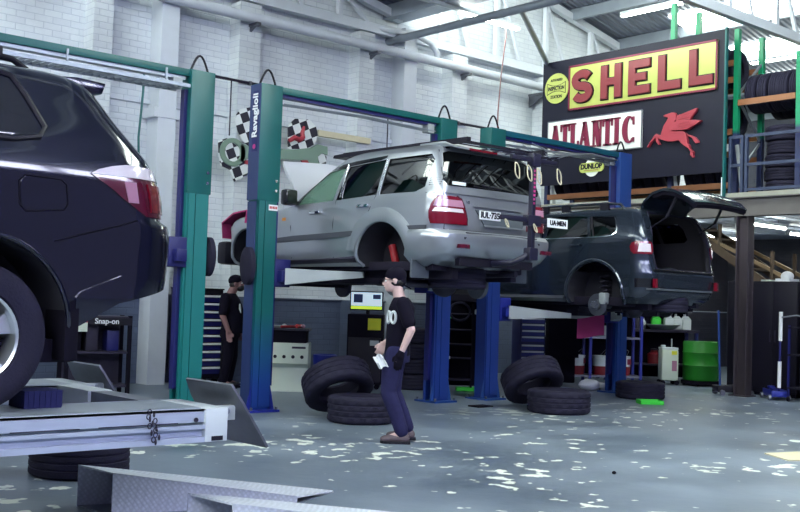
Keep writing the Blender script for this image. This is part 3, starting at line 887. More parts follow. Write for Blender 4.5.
for k, f in enumerate((FL1, FL2, FR, FR2)):
    MB().prism(f, 'y', -.03, .0).build('flag', 'chequer', mu, smooth=False)
sp_ = MB().prism(HANDLE, 'y', -.06, -.02)
O = [(-.86 + .235 * math.cos(2 * PI * i / 36), -.137 + .225 * math.sin(2 * PI * i / 36)) for i in range(36)]
I = [(-.86 + .15 * math.cos(2 * PI * i / 36), -.137 + .15 * math.sin(2 * PI * i / 36)) for i in range(36)]
for i in range(36):
    j = (i + 1) % 36
    sp_.prism([O[i], O[j], I[j], I[i]], 'y', -.06, -.02)
sp_.build('spanner', 'spanner_green', mu, smooth=False)
RED = [(0.229, 0.183), (0.334, 0.25), (0.444, 0.225), (0.508, 0.278), (0.493, 0.351), (0.525, 0.461)]
MB().tube([(p[0], -.045, p[1]) for p in RED], [.035, .045, .045, .045, .04, .02], n=8).build('ribbon', 'horse_red', mu)
MB().prism([(-0.621, -0.239), (-0.368, -0.211), (-0.363, -0.312), (-0.618, -0.296)], 'y', -.065, -.03).prism([(0.478, -0.115), (0.606, -0.101), (0.664, -0.17), (0.535, -0.169)], 'y', -.065, -.03).build('scroll', 'horse_red', mu, smooth=False)
hang = MB()
for x in (-.45, .5): hang.box(x - .03, x + .03, .0, YW - 14.45, .2, .26)
hang.build('batten', 'timber', mu)
tag(MB().box(10.85, 12.0, 14.42, 14.5, 4.15, 4.25).build('timber_plank', 'pale_timber'), 'pale timber plank fixed across the brick piers beside the chequered emblem', 'plank')

# ------------------------------------------------------------------ pipes along the wall
pp = thing('wall_pipe', 'fat white pipe running along the top of the brick wall', 'pipe', (0, 14.38, 5.88))
MB().cyl((2.0, 0, 0), (16.85, 0, 0), .085, n=24).build('pipe', 'wall_white', pp)
for x in (4.2, 9.45, 12.0, 14.3, 16.6):
    MB().box(x - .04, x + .04, -.12, .43, -.13, -.085).prism([(-.08, -.1), (.42, -.1), (.42, -.36)], 'x', x - .02, x + .02).build('bracket', 'steel', pp, smooth=False)
elb = [(12.15, .25, .42), (12.6, .1, .42), (13.0, 0, .4), (13.35, 0, .32), (13.5, 0, .18), (13.52, 0, .02)]
MB().tube(elb, .055, n=12).build('branch', 'wall_white', pp)
al = thing('air_line', 'thin dark air line running along the brick wall behind the lifts', 'pipe', (0, 14.46, 4.83))
MB().cyl((2.0, 0, 0), (15.3, 0, 0), .024, n=8).build('pipe', 'dark_steel', al)
for x in (9.1, 12.42): MB().cyl((x, 0, 0), (x, 0, -.9), .012, n=6).build('drop_pipe', 'dark_steel', al)
for x in (9.45, 11.9, 14.2, 6.9): MB().box(x - .02, x + .02, -.03, .05, -.03, .03).build('clip', 'steel', al, smooth=False)
tag(MB().tube([(7.56, 14.44, 4.8), (7.55, 14.43, 4.4), (7.5, 14.42, 3.7), (7.52, 14.4, 3.1)], .018, n=6).build('hanging_hose', 'green_paint'), 'thin green hose hanging down the wall beside the white steel column', 'hose')
# ------------------------------------------------------------------ car bodies (local x = rear to front, +y = left side, z up from the ground)
def pchip(xs, ys, x):
    n = len(xs)
    if x <= xs[0]: return ys[0]
    if x >= xs[-1]: return ys[-1]
    h = [xs[i + 1] - xs[i] for i in range(n - 1)]; d = [(ys[i + 1] - ys[i]) / h[i] for i in range(n - 1)]
    m = [d[0]] + [0 if d[i - 1] * d[i] <= 0 else 2 * d[i - 1] * d[i] / (d[i - 1] + d[i]) for i in range(1, n - 1)] + [d[-1]]
    i = max(k for k in range(n - 1) if xs[k] <= x)
    t = (x - xs[i]) / h[i]
    return ((1 + 2 * t) * (1 - t) ** 2 * ys[i] + t * (1 - t) ** 2 * h[i] * m[i] + t * t * (3 - 2 * t) * ys[i + 1] + t * t * (t - 1) * h[i] * m[i + 1])
class Shell:
    def __init__(s, keys, crown=.05, bow=.03):
        s.k = sorted(keys); s.zs = [k[0] for k in s.k]; s.crown = crown; s.bow = bow; s.c = {}
    def par(s, z):
        return [pchip(s.zs, [k[i] for k in s.k], z) for i in range(1, 6)]
    def half(s, z, shrink=0.0):
        key = (round(z, 4), shrink)
        if key in s.c: return s.c[key]
        xr, xf, w, rr, rf = s.par(z)
        xr += shrink; xf -= shrink; w -= shrink
        rr = min(rr, w * .9, (xf - xr) * .3); rf = min(rf, w * .9, (xf - xr) * .4)
        P = []
        cr = s.crown
        for i in range(9):
            y = (w - rr) * i / 8; P.append((xr + cr * (y / w) ** 2, y))
        x0 = P[-1][0]
        for i in range(1, 8):
            a = PI / 2 * i / 8; P.append((x0 + rr - rr * math.cos(a), w - rr + rr * math.sin(a)))
        xb = xf - cr * ((w - rf) / w) ** 2
        xs0, xs1 = x0 + rr, xb - rf
        for i in range(43):
            P.append((xs0 + (xs1 - xs0) * i / 42, w))
        for i in range(1, 8):
            a = PI / 2 * i / 8; P.append((xb - rf + rf * math.sin(a), w - rf + rf * math.cos(a)))
        for i in range(9):
            y = (w - rf) * (1 - i / 8); P.append((xf - cr * (y / w) ** 2, y))
        mid = (xr + xf) / 2; hl = (xf - xr) / 2
        P = [(x, y * (1 - s.bow * abs((x - mid) / hl) ** 2.5)) for x, y in P]
        s.c[key] = P
        return P
    def side(s, x, z):
        P = s.half(z); b = None
        i1 = max(range(len(P)), key=lambda i: P[i][1])
        for i in range(9, len(P) - 10):
            if P[i][0] <= x <= P[i + 1][0]:
                t = (x - P[i][0]) / max(P[i + 1][0] - P[i][0], 1e-9)
                return P[i][1] + t * (P[i + 1][1] - P[i][1])
        return P[9][1] if x < P[9][0] else P[-10][1]
    def rear(s, y, z):
        P = s.half(z); y = abs(y)
        for i in range(0, 16):
            if P[i][1] <= y <= P[i + 1][1]:
                t = (y - P[i][1]) / max(P[i + 1][1] - P[i][1], 1e-9)
                return P[i][0] + t * (P[i + 1][0] - P[i][0])
        return P[16][0]
    def front(s, y, z):
        P = s.half(z)[::-1]; y = abs(y)
        for i in range(0, 16):
            if P[i][1] <= y <= P[i + 1][1]:
                t = (y - P[i][1]) / max(P[i + 1][1] - P[i][1], 1e-9)
                return P[i][0] + t * (P[i + 1][0] - P[i][0])
        return P[16][0]
    def solid(s, n=46, z0=None, z1=None, shrink=0.0):
        z0 = s.zs[0] if z0 is None else z0; z1 = s.zs[-1] if z1 is None else z1
        L = sorted(set([z0 + (z1 - z0) * i / n for i in range(n + 1)] + [z for z in s.zs if z0 <= z <= z1]))
        L = [z for i, z in enumerate(L) if i == 0 or z - L[i - 1] > .004 or i == len(L) - 1]
        mb = MB(); vs = []; fs = []
        H = len(s.half(L[0], shrink)); K = 2 * H - 2
        for z in L:
            P = s.half(z, shrink)
            ring = [(x, y, z) for x, y in P] + [(x, -y, z) for x, y in P[-2:0:-1]]
            vs += ring
        for j in range(len(L) - 1):
            for i in range(K):
                a, b = j * K + i, j * K + (i + 1) % K
                fs.append((a, b, b + K, a + K))
        for base, rev in ((0, True), ((len(L) - 1) * K, False)):
            for i in range(H - 1):
                a, b = base + i, base + i + 1
                c, d = base + (K - i - 1) % K, base + (K - i) % K
                f = (a, b, c, d) if i not in (0, H - 2) else ((a, b, c) if i == 0 else (a, b, d))
                fs.append(f if not rev else tuple(reversed(f)))
        return mb.add(vs, fs)
    # a plate lying on the side: polygon in (x, z)
    def _scan(s, poly, u_axis, nu=14, nv=12):
        zs = [p[1] for p in poly]; lo, hi = min(zs), max(zs); rows = []
        for j in range(nv + 1):
            v = lo + (hi - lo) * j / nv; vv = min(max(v, lo + 1e-4), hi - 1e-4); xs = []
            for i in range(len(poly)):
                a, b = poly[i], poly[(i + 1) % len(poly)]
                if (a[1] <= vv) != (b[1] <= vv):
                    xs.append(a[0] + (vv - a[1]) / (b[1] - a[1]) * (b[0] - a[0]))
            u0, u1 = min(xs), max(xs)
            rows.append([(u0 + (u1 - u0) * i / nu, v) for i in range(nu + 1)])
        return rows
    def plate_side(s, poly, off=.004, th=.012, sg=1, nu=14, nv=12):
        R = s._scan(poly, 0, nu, nv)
        rows = [[(x, sg * (s.side(x, z) + off), z) for x, z in r] for r in R]
        return sheet(rows, th, flip=(sg > 0))
    def plate_rear(s, poly, off=.004, th=.012, nu=16, nv=10):
        R = s._scan(poly, 0, nu, nv)
        rows = [[(s.rear(y, z) - off, y, z) for y, z in r] for r in R]
        return sheet(rows, th, flip=False)
    def plate_front(s, poly, off=.004, th=.012, nu=16, nv=10):
        R = s._scan(poly, 0, nu, nv)
        rows = [[(s.front(y, z) + off, y, z) for y, z in r] for r in R]
        return sheet(rows, th, flip=True)
    # a plate wrapping the rear corner: rows of (z, y on the rear, x on the side)
    def plate_corner(s, rows, off=.006, th=.015, sg=1, n=16):
        out = []
        for z, yr, xs in rows:
            P = s.half(z); cum = [0]
            for i in range(1, len(P)): cum.append(cum[-1] + math.dist(P[i], P[i - 1]))
            def s_rear(y):
                for i in range(0, 16):
                    if P[i][1] <= y <= P[i + 1][1]:
                        return cum[i] + (cum[i + 1] - cum[i]) * (y - P[i][1]) / max(P[i + 1][1] - P[i][1], 1e-9)
                return cum[12]
            def s_side(x):
                for i in range(9, 60):
                    if P[i][0] <= x <= P[i + 1][0]:
                        return cum[i] + (cum[i + 1] - cum[i]) * (x - P[i][0]) / max(P[i + 1][0] - P[i][0], 1e-9)
                return cum[11]
            a = -s_rear(-yr) if yr < 0 else s_rear(yr)
            b = s_side(xs); row = []
            for k in range(n + 1):
                q = a + (b - a) * k / n; m = 1 if q >= 0 else -1; q = abs(q)
                i = max(j for j in range(len(cum) - 1) if cum[j] <= q)
                t = (q - cum[i]) / (cum[i + 1] - cum[i])
                p0, p1 = Vector(P[i]), Vector(P[i + 1]); p = p0 + (p1 - p0) * t
                d = (p1 - p0).normalized(); nn = Vector((-d.y, d.x))
                # at the centre the outline runs straight across
                p = p + nn * off
                row.append((p.x, sg * m * p.y, z))
            out.append(row)
        return sheet(out, th, flip=(sg > 0))
def boolean(me, cutters, smooth_angle=32):
    o = bpy.data.objects.new('b', me); COL.objects.link(o); tmp = []
    for c in cutters:
        cm = c.mesh('c', smooth=False)
        co = bpy.data.objects.new('c', cm); COL.objects.link(co); tmp.append(co)
        md = o.modifiers.new('m', 'BOOLEAN'); md.operation = 'DIFFERENCE'; md.solver = 'EXACT'; md.object = co
    bpy.context.view_layer.update()
    r = bpy.data.meshes.new_from_object(o.evaluated_get(bpy.context.evaluated_depsgraph_get()))
    bpy.data.objects.remove(o)
    for t in tmp: bpy.data.objects.remove(t)
    r.materials.clear()
    r.shade_smooth(); r.set_sharp_from_angle(angle=math.radians(smooth_angle))
    return r
def inner_faces(me, sh, mat, ztop, eps=.018):
    # faces left by the cuts (wheel wells, cabin) take a dark lining
    me.materials.append(MATS[mat])
    for p in me.polygons:
        x, y, z = p.center
        if z > ztop: continue
        if abs(y) < sh.side(x, z) - eps and x > sh.rear(y, z) + eps and x < sh.front(y, z) - eps:
            p.material_index = 1
def arch_cuts(xs, z, r, z0):
    c = []
    for sg in (1, -1):
        for x in xs:
            c.append(cyl_cut(x, z, r, sg * .52, sg * 1.25))
            c.append(MB().box(x - r * .96, x + r * .96, min(sg * .52, sg * 1.25), max(sg * .52, sg * 1.25), z0, z))
    return c
def inset(poly, d): return grow(poly, -d)
def cyl_cut(x, z, r, y0, y1, n=40):
    return MB().cyl((x, y0, z), (x, y1, z), r, n=n)
def wheel_lathe(R, w, n=60, ri=None):
    ri = ri or R * .62
    h = w / 2
    prof = [(ri, -h * .8), (ri + .01, -h * .92), (R * .8, -h), (R * .93, -h * .97), (R * .985, -h * .82), (R * .975, -h * .5), (R, -h * .45), (R, -h * .15), (R * .975, -h * .1), (R * .975, h * .1), (R, h * .15), (R, h * .45), (R * .975, h * .5), (R * .985, h * .82), (R * .93, h * .97), (R * .8, h), (ri + .01, h * .92), (ri, h * .8)]
    return prof
def alloy_wheel(par, x, y, z, R, w, sg, spokes=5):
    ty = MB().lathe(wheel_lathe(R, w), 56, at((x, y, z), (PI / 2, 0, 0)), closed=True)
    t = ty.build('wheel', 'rubber', par); 
    r = R * .62
    rm = MB().lathe([(r, -w * .42), (r - .012, -w * .38), (r - .03, -w * .1), (r - .03, w * .3), (r, w * .4), (r + .004, 0)], 40, at((x, y, z), (PI / 2, 0, 0)), closed=True)
    f = y + sg * w * .36
    for k in range(spokes):
        a = 2 * PI * k / spokes + .3
        c, s_ = math.cos(a), math.sin(a); n_ = Vector((-s_, 0, c))
        p0 = Vector((x + .04 * c, f - sg * .01, z + .04 * s_)); p1 = Vector((x + (r - .02) * c, f - sg * .035, z + (r - .02) * s_))
        vs = []
        for p, wd in ((p0, .035), (p0 + (p1 - p0) * .5, .03), (p1, .055)):
            for q, e in ((1, 0), (-1, 0), (-1, 1), (1, 1)):
                vs.append(p + n_ * wd * q - Vector((0, sg * .03 * e, 0)))
        fs = [(0, 1, 2, 3), (11, 10, 9, 8)]
        for b in (0, 4):
            for i in range(4): fs.append((b + i, b + (i + 1) % 4, b + 4 + (i + 1) % 4, b + 4 + i))
        rm.add(vs, fs)
    rm.cyl((x, f - sg * .03, z), (x, f + sg * .008, z), .055, n=20)
    rm.build('alloy_rim', 'alloy', t, sharp=30)
    MB().cyl((x, f - sg * .09, z), (x, f - sg * .075, z), .15, n=24).build('brake_disc', 'steel', t)
    MB().cyl((x, f + sg * .006, z), (x, f + sg * .014, z), .033, n=16).build('hub_cap', 'grey', t)
    return t
def seats(par, spots, mat='seat_blue'):
    for x, y, z, w in spots:
        b = MB().box(x - .1, x + .35, y - w / 2, y + w / 2, z, z + .16)
        b.box(-.07, .07, -w / 2, w / 2, 0, .55, at((x - .12, y, z + .1), (0, -.22, 0))).box(-.05, .05, -.13, .13, .58, .76, at((x - .16, y, z + .12), (0, -.22, 0)))
        b.build('seat', mat, par, bevel=.03)
def seam_side(sh, par, pts, sg=1, name='door_gap'):
    rows = []
    for (x, z) in pts:
        rows.append((x, sg * (sh.side(x, z) + .0005), z))
    MB().tube(rows, .0045, n=5).build(name, 'matt_black', par)

M('silver_paint', (166, 170, 178), 0.3, 0.7, coat=.7)
M('navy_paint', (12, 15, 36), 0.14, 0.2, coat=1.0, spec=.4)
M('grey_green_paint', (44, 52, 66), 0.2, 0.45, coat=.7, spec=.3)
M('lining', (34, 33, 44), 0.85)
M('bonnet_lit', (204, 206, 216), 0.5)  # paler than the body: skylight on the bonnet put into its colour
M('alloy', (212, 216, 220), 0.3, 0.85)
M('lamp_red', (112, 14, 34), 0.12, coat=1.0)
M('lamp_red_dark', (84, 12, 38), 0.15, coat=1.0)
M('lamp_clear', (216, 206, 214), 0.12, coat=1.0)
M('lamp_pink', (176, 124, 150), 0.12, coat=1.0)
M('amber', (220, 140, 50), 0.3)
M('seat_blue', (52, 48, 104), 0.85)
M('trim_grey', (70, 72, 82), 0.5)
M('cloth_pink', (176, 48, 112), 0.7)
glass('tint_dark', (44, 44, 64), .05)
glass('tint_green', (178, 214, 190), .05)
glass('tint_black', (18, 18, 34), .05)
glass('tint_mid', (70, 74, 92), .05)
M('bright_view_glass', (112, 150, 132), 0.15, alpha=.6)  # green of the bright view through the window, painted into the pane
M('black_glass', (10, 10, 18), 0.05, coat=1.0)

# ================================================================== silver SUV on the middle lift
def silver_suv():
    t = thing('suv', 'silver SUV raised high on the middle lift, seen from behind', 'car', (8.80, 8.2, 1.37), PI / 2, 'SUVs raised on the hoists')
    K = [(.40, .34, 4.25, .80, .16, .3), (.46, .26, 4.34, .90, .2, .35), (.52, .16, 4.42, .935, .22, .4), (.62, .09, 4.46, .95, .24, .45), (.76, .075, 4.47, .957, .24, .45),
         (.90, .075, 4.46, .96, .22, .42), (1.0, .08, 4.40, .957, .2, .4), (1.06, .085, 4.25, .953, .2, .4), (1.12, .09, 3.4, .948, .19, .35), (1.18, .095, 2.95, .94, .18, .3),
         (1.25, .10, 2.84, .925, .17, .26), (1.45, .15, 2.5, .87, .16, .22), (1.62, .21, 2.22, .815, .15, .2), (1.70, .25, 2.08, .785, .15, .2), (1.75, .29, 1.96, .74, .16, .22), (1.785, .36, 1.82, .66, .2, .25), (1.80, .5, 1.6, .5, .25, .3)]
    sh = Shell(K, .05, .03)
    q1 = [(.33, 1.27), (.47, 1.22), (1.06, 1.22), (1.04, 1.64), (.36, 1.65), (.30, 1.58)]
    q2 = [(1.12, 1.22), (1.86, 1.19), (1.76, 1.60), (1.1, 1.64)]
    q3 = [(1.92, 1.19), (2.68, 1.17), (2.44, 1.40), (2.2, 1.55), (1.83, 1.60)]
    rw = [(-.74, 1.29), (.74, 1.29), (.79, 1.35), (.70, 1.665), (.62, 1.69), (-.62, 1.69), (-.70, 1.665), (-.79, 1.35)]
    ws = [(-.74, 1.25), (.74, 1.25), (.66, 1.66), (-.66, 1.66)]
    inner = Shell([(k[0], k[1], min(k[2], 2.95 if k[0] < 1.2 else k[2]), k[3], k[4], k[5]) for k in K], .05, .03)
    cut = [inner.solid(20, .95, 1.735, .06)]
    for p in (q1, q2, q3):
        cut.append(MB().prism(p, 'y', -1.2, 1.2))
    cut.append(MB().prism(rw, 'x', -.3, .5))
    cut.append(MB().prism(ws, 'x', 2.2, 3.2))
    cut += arch_cuts((1.0, 3.72), .47, .44, .2)
    me = boolean(sh.solid(46).mesh('body'), cut)
    body = link('body', me, 'silver_paint', t); inner_faces(me, sh, 'lining', 1.745)
    # glass
    for sg in (1, -1):
        sh.plate_side(inset(q1, -.01), -.012, .006, sg).build('quarter_window', 'tint_mid', t)
        sh.plate_side(inset(q2, -.01), -.012, .006, sg).build('rear_door_window', 'tint_mid', t)
        sh.plate_side(inset(q3, -.01), -.012, .006, sg).build('front_door_window', 'bright_view_glass', t)
        # dark strip over the side windows, chrome-edged pillars
        sh.plate_side([(1.1, 1.645), (1.76, 1.61), (2.2, 1.56), (2.46, 1.40), (2.7, 1.19), (2.76, 1.19), (2.5, 1.44), (2.22, 1.60), (1.76, 1.66), (1.1, 1.69)], .004, .02, sg, 24, 20).build('weather_shield', 'black_gloss', t)
        for xa, xb in ((1.07, 1.10), (1.78, 1.82)):
            k = .02 if xa < 1.5 else -.06
            MB().tube([(xa + .01 - k * 0, sg * (sh.side(xa, 1.22) + .004), 1.22), (xb - .03, sg * (sh.side(xa, 1.62) + .004), 1.63)], .008, n=6).build('pillar_trim', 'chrome', t)
        # rubbing strip, step line and sill
        for xa, xb in ((1.47, 3.2), (.26, .58)):
            sh.plate_side([(xa, .74), (xb, .70 if xb > 1 else .79), (xb, .77 if xb > 1 else .845), (xa, .81 if xb > 1 else .845)], .018, .02, sg, 20, 4).build('rubbing_strip', 'trim_grey', t)
        sh.plate_side([(1.48, .44), (3.25, .42), (3.25, .47), (1.48, .49)], .03, .06, sg, 12, 3).build('side_step', 'dark_steel', t)
        # flared arch lip
        for cx in (1.0, 3.72):
            lip = [(cx + .45 * math.cos(a), .47 + .45 * math.sin(a)) for a in [math.radians(-8 + 196 * i / 24) for i in range(25)]]
            MB().tube([(x, sg * (sh.side(x, z) + .004), z) for x, z in lip], .022, n=8).build('arch_flare', 'silver_paint', body)
        br_ = []
        for i in range(25):
            a = math.radians(12 + 156 * i / 24); row = []
            for q, (rr_, of) in enumerate(((.455, .016), (.50, .02), (.555, .016), (.615, .0))):
                x, z = 1.0 + rr_ * math.cos(a), .47 + rr_ * .97 * math.sin(a); row.append((x, sg * (sh.side(x, z) + of), z))
            br_.append(row)
        sheet(br_, .012, flip=(sg < 0)).build('arch_bulge', 'silver_paint', body)
        for x, z in ((2.24, 1.06), (1.32, 1.10)):
            h = MB().box(x - .1, x + .1, -.012, .012, z - .018, z + .018, at((0, sg * (sh.side(x, z) + .02), 0)))
            ho = h.build('door_handle', 'chrome', t, bevel=.008)
        seam_side(sh, t, [(1.86, 1.19), (1.88, .9), (1.88, .5)], sg); seam_side(sh, t, [(2.76, 1.17), (2.74, .9), (2.74, .5)], sg)
        seam_side(sh, t, [(1.12, 1.22), (1.25, 1.0), (1.42, .86)], sg); seam_side(sh, t, [(.3, 1.2), (.2, 1.2)], sg)
        # tail lamp
        rows = [(z, yr, xs) for z, yr, xs in ((.86, .50, .22), (.92, .5, .235), (1.0, .515, .235), (1.08, .54, .22), (1.14, .57, .19), (1.17, .63, .17))]
        L = sh.plate_corner(rows, .022, .03, sg).build('tail_lamp', 'lamp_red', t)
        for za, zb, mt, nm in ((.995, 1.035, 'lamp_clear', 'reverse_lens'), (1.055, 1.13, 'lamp_pink', 'indicator_lens')):
            sh.plate_corner([(za, .545, .2), (zb, .565, .18)], .028, .012, sg).build(nm, mt, L)
        sh.plate_corner([(.865, .53, .2), (.97, .53, .21)], .027, .012, sg).build('brake_lens', 'lamp_red', L)
        MB().tube([(sh.rear(y, z) - .024, sg * y, z) for y, z in ((.50, .86), (.5, .93), (.515, 1.0), (.54, 1.08), (.575, 1.15), (.64, 1.175))], .008, n=6).build('lamp_bezel', 'lamp_red_dark', L)
        # door mirror
        m = MB().box(2.60, 2.74, sg * .96 if sg > 0 else -1.14, 1.14 if sg > 0 else -.96, 1.16, 1.36)
        mo = m.build('door_mirror', 'black_gloss', t, bevel=.04)
        MB().box(2.64, 2.70, min(sg * .86, sg * .98), max(sg * .86, sg * .98), 1.17, 1.22).build('mirror_arm', 'black', mo)
        MB().box(2.595, 2.602, min(sg * .98, sg * 1.12), max(sg * .98, sg * 1.12), 1.185, 1.335).build('mirror_glass', 'black_glass', mo)
        # vents in the rear pillar
        for k in range(4):
            sh.plate_side([(.17, 1.29 + k * .025), (.28, 1.285 + k * .025), (.28, 1.297 + k * .025), (.17, 1.302 + k * .025)], .003, .006, sg, 4, 2).build('pillar_vent', 'trim_grey', t)
        # mudflap
        mf = MB().box(.46, .485, min(sg * .68, sg * .95), max(sg * .68, sg * .95), .27, .47)
        mf.build('mudflap', 'mirror_grey', t, bevel=.008)
        # side marker on the front guard and headlamp
        sh.plate_side([(2.86, .98), (2.93, .98), (2.93, 1.02), (2.86, 1.02)], .006, .01, sg, 2, 2).build('side_indicator', 'amber', t)
        hl = MB().ball((4.28, sg * .72, .93), .13, .13, .13, 18, 12).build('headlamp', 'chrome', t)
    sh.plate_rear(inset(rw, -.012), -.01, .006).build('rear_window', 'tint_dark', t)
    sh.plate_front(inset(ws, -.012), -.012, .006).build('windscreen', 'tint_green', t)
    # tailgate seams, spoiler lamp, number plate, wiper, lettering
    for y in (.78, -.78):
        MB().tube([(sh.rear(y * k, z) - .001, y * k, z) for z, k in ((.80, 1.02), (.9, 1.02), (1.2, 1.03), (1.45, .99), (1.7, .92))], .005, n=5).build('tailgate_gap', 'matt_black', t)
    MB().tube([(sh.rear(y, .805) - .001, y, .805) for y in [-.8 + .1 * i for i in range(17)]], .005, n=5).build('tailgate_gap', 'matt_black', t)
    sh.plate_rear([(-.78, 1.20), (.78, 1.20), (.78, 1.215), (-.78, 1.215)], .006, .01, 16, 2).build('tailgate_crease', 'silver_paint', t)
    rec = [(-.40, .87), (.22, .87), (.36, 1.05), (-.52, 1.05)]
    pr_ = sh.plate_rear(rec, .003, .012).build('plate_recess', 'mirror_grey', t)
    sh.plate_rear([(-.42, .865), (.24, .865), (.26, .885), (-.44, .885)], .016, .02, 12, 2).build('recess_lip', 'silver_paint', t)
    npo = MB().box(sh.rear(0, 1.0) - .03, sh.rear(0, 1.0) - .018, -.02, .32, .945, 1.045).build('number_plate', 'white', t)
    MB().merge(text_mb('IUL·735', .095, .004, .003), at((sh.rear(0, 1.0) - .033, .15, .995), (0, 0, -PI / 2))).build('plate_characters', 'black', npo, smooth=False)
    sh.plate_rear([(-.4, 1.075), (.4, 1.075), (.4, 1.10), (-.4, 1.10)], .012, .014, 10, 2).build('tailgate_handle', 'silver_paint', t)
    MB().merge(text_mb('V8', .05, .004, .001), at((sh.rear(.5, 1.13) - .004, .46, 1.12), (0, 0, -PI / 2))).build('badge', 'chrome', t, smooth=False)
    MB().tube([(.05, -.02, 1.30), (.075, .1, 1.315), (.11, .24, 1.335)], .009, n=6).tube([(.11, .05, 1.30), (.1, .38, 1.31)], .007, n=6).build('rear_wiper', 'black', t)
    sp = MB().prism([(.2, 1.735), (.10, 1.705), (.1, 1.725), (.3, 1.80), (.7, 1.805), (.7, 1.76)], 'y', -.66, .66).build('roof_spoiler', 'silver_paint', t, bevel=.01)
    MB().box(.088, .12, .02, .46, 1.70, 1.728).build('high_brake_lamp', 'lamp_red', t, bevel=.004)
    MB().box(.10, .115, .5, .7, 1.30, 1.335).build('window_sticker', 'white', t)
    # bumper with step, reflectors
    bp = []
    for z, off in ((.48, .02), (.53, .06), (.60, .085), (.70, .09), (.745, .085), (.77, .06), (.775, .0)):
        P = sh.half(z); seg = [p for p in P if p[0] <= .60]
        full = [(x, y) for x, y in reversed(seg)] + [(x, -y) for x, y in seg[1:]]
        row = []
        for i, p in enumerate(full):
            a, b = Vector(full[max(i - 1, 0)]), Vector(full[min(i + 1, len(full) - 1)])
            d = (b - a).normalized(); nn = Vector((d.y, -d.x)) if True else None
            fade = 1.0
            row.append((p[0] + nn.x * off * fade * (1 if abs(p[1]) < .9 else .55), p[1] + nn.y * off * fade * .35, z))
        bp.append(row)
    m_ = min(len(r) for r in bp)
    def resample(r, n):
        c = [0]
        for i in range(1, len(r)): c.append(c[-1] + math.dist(r[i], r[i - 1]))
        out = []
        for k in range(n + 1):
            q = c[-1] * k / n; i = max(j for j in range(len(c) - 1) if c[j] <= q + 1e-9); tt = (q - c[i]) / max(c[i + 1] - c[i], 1e-9)
            out.append(tuple(Vector(r[i]) + (Vector(r[i + 1]) - Vector(r[i])) * min(tt, 1)))
        return out
    bp = [resample(r, 60) for r in bp]
    bu = sheet(bp, .03, flip=True).build('bumper', 'silver_paint', t)
    MB().box(-.015, .07, -.58, .58, .768, .782).build('step_pad', 'trim_grey', bu, bevel=.004)
    MB().box(-.02, .0, -.62, .62, .70, .725).build('bumper_groove', 'dark_steel', bu)
    for y in (.62, -.74):
        rf_ = MB().box(-.03, .02, y - .085, y + .085, .60, .645).build('reflector', 'lamp_red_dark', bu, bevel=.006)
    # underside: floor pan, chassis rails, axle, exhaust, tank, spare wheel
    MB().box(.35, 4.1, -.74, .74, .36, .46).build('floor_pan', 'under', t, bevel=.02)
    for y in (.48, -.48):
        MB().beam((.25, y, .33), (4.1, y, .31), .09, .12).build('chassis_rail', 'under', t)
    MB().cyl((1.02, -.66, .22), (1.02, .66, .22), .05, n=12).ball((1.02, -.1, .22), .15, .17, .15).build('rear_axle', 'dark_steel', t)
    for y in (.68, -.68):
        d = MB().cyl((1.02, y - .03, .22), (1.02, y + .03, .22), .155, n=28).cyl((1.02, y, .22), (1.02, y + (.09 if y > 0 else -.09), .22), .07, n=16)
        d.build('brake_hub', 'steel', t)
        MB().cyl((1.10, y * .82, .26), (1.24, y * .82, .66), .045, n=12).build('shock_absorber', 'red', t)
        cs = [(1.02 + .07 * math.cos(k * .9), y * .62 + .07 * math.sin(k * .9), .30 + k * .0085) for k in range(40)]
        MB().tube(cs, .012, n=5).build('coil_spring', 'dark_steel', t)
    MB().lathe(wheel_lathe(.34, .24), 48, at((.62, .08, .29)), closed=True).build('spare_wheel', 'rubber', t)
    MB().cyl((.62, .08, .22), (.62, .08, .34), .2, n=24).build('spare_rim', 'dark_steel', t)
    MB().tube([(3.4, -.3, .3), (2.2, -.32, .3), (1.6, -.3, .32), (1.2, -.34, .42), (.8, -.36, .34), (.14, -.4, .36)], .035, n=10).build('exhaust_pipe', 'dark_steel', t)
    MB().cyl((2.5, -.32, .3), (1.75, -.32, .3), .1, n=16).build('silencer', 'dark_steel', t)
    MB().box(1.5, 2.5, .1, .52, .2, .4).build('fuel_tank', 'under', t, bevel=.04)
    MB().box(2.6, 3.5, -.25, .25, .2, .42).build('gearbox', 'under', t, bevel=.06)
    MB().beam((.1, -.6, .46), (.1, .6, .46), .07, .09).build('tow_bar', 'black', t)
    for y in (.7, -.7):
        MB().cyl((3.72, y - .03, .2), (3.72, y + .03, .2), .16, n=24).build('front_brake_disc', 'dark_steel', t)
    MB().beam((3.72, -.68, .22), (3.72, .68, .22), .12, .1).build('front_axle', 'under', t)
    # front: raised bonnet, guard cover, bumper
    bn = MB()
    rows = [[(2.92 + .0 * i, y, 1.17) for y in (-.72, -.36, 0, .36, .72)], [(3.05, y, 1.46 - abs(y) * .03) for y in (-.74, -.37, 0, .37, .74)], [(3.22, y, 1.72 - abs(y) * .04) for y in (-.76, -.38, 0, .38, .76)], [(3.34, y, 1.82 - abs(y) * .06) for y in (-.7, -.35, 0, .35, .7)]]
    bo = sheet(rows, .035).build('bonnet', 'bonnet_lit', t); bo['label'] = 'raised bonnet'
    MB().tube([(3.0, -.5, 1.1), (3.2, -.5, 1.7)], .01, n=6).build('bonnet_stay', 'black', t)
    cv = sheet([[(4.47, y, .80) for y in (.3, .6, .86)], [(4.45, y, 1.0) for y in (.3, .62, .9)], [(4.1, y, 1.115) for y in (.3, .64, .95)], [(3.75, y, 1.14) for y in (.3, .66, .97)], [(3.74, y, .98) for y in (.985, .99, 1.0)]], .02, flip=True)
    co = cv.build('guard_cover', 'cloth_pink', t); co['label'] = 'pink protective cover over the front guard'
    MB().box(4.38, 4.6, -.88, .88, .44, .76).build('front_bumper', 'black', t, bevel=.06)
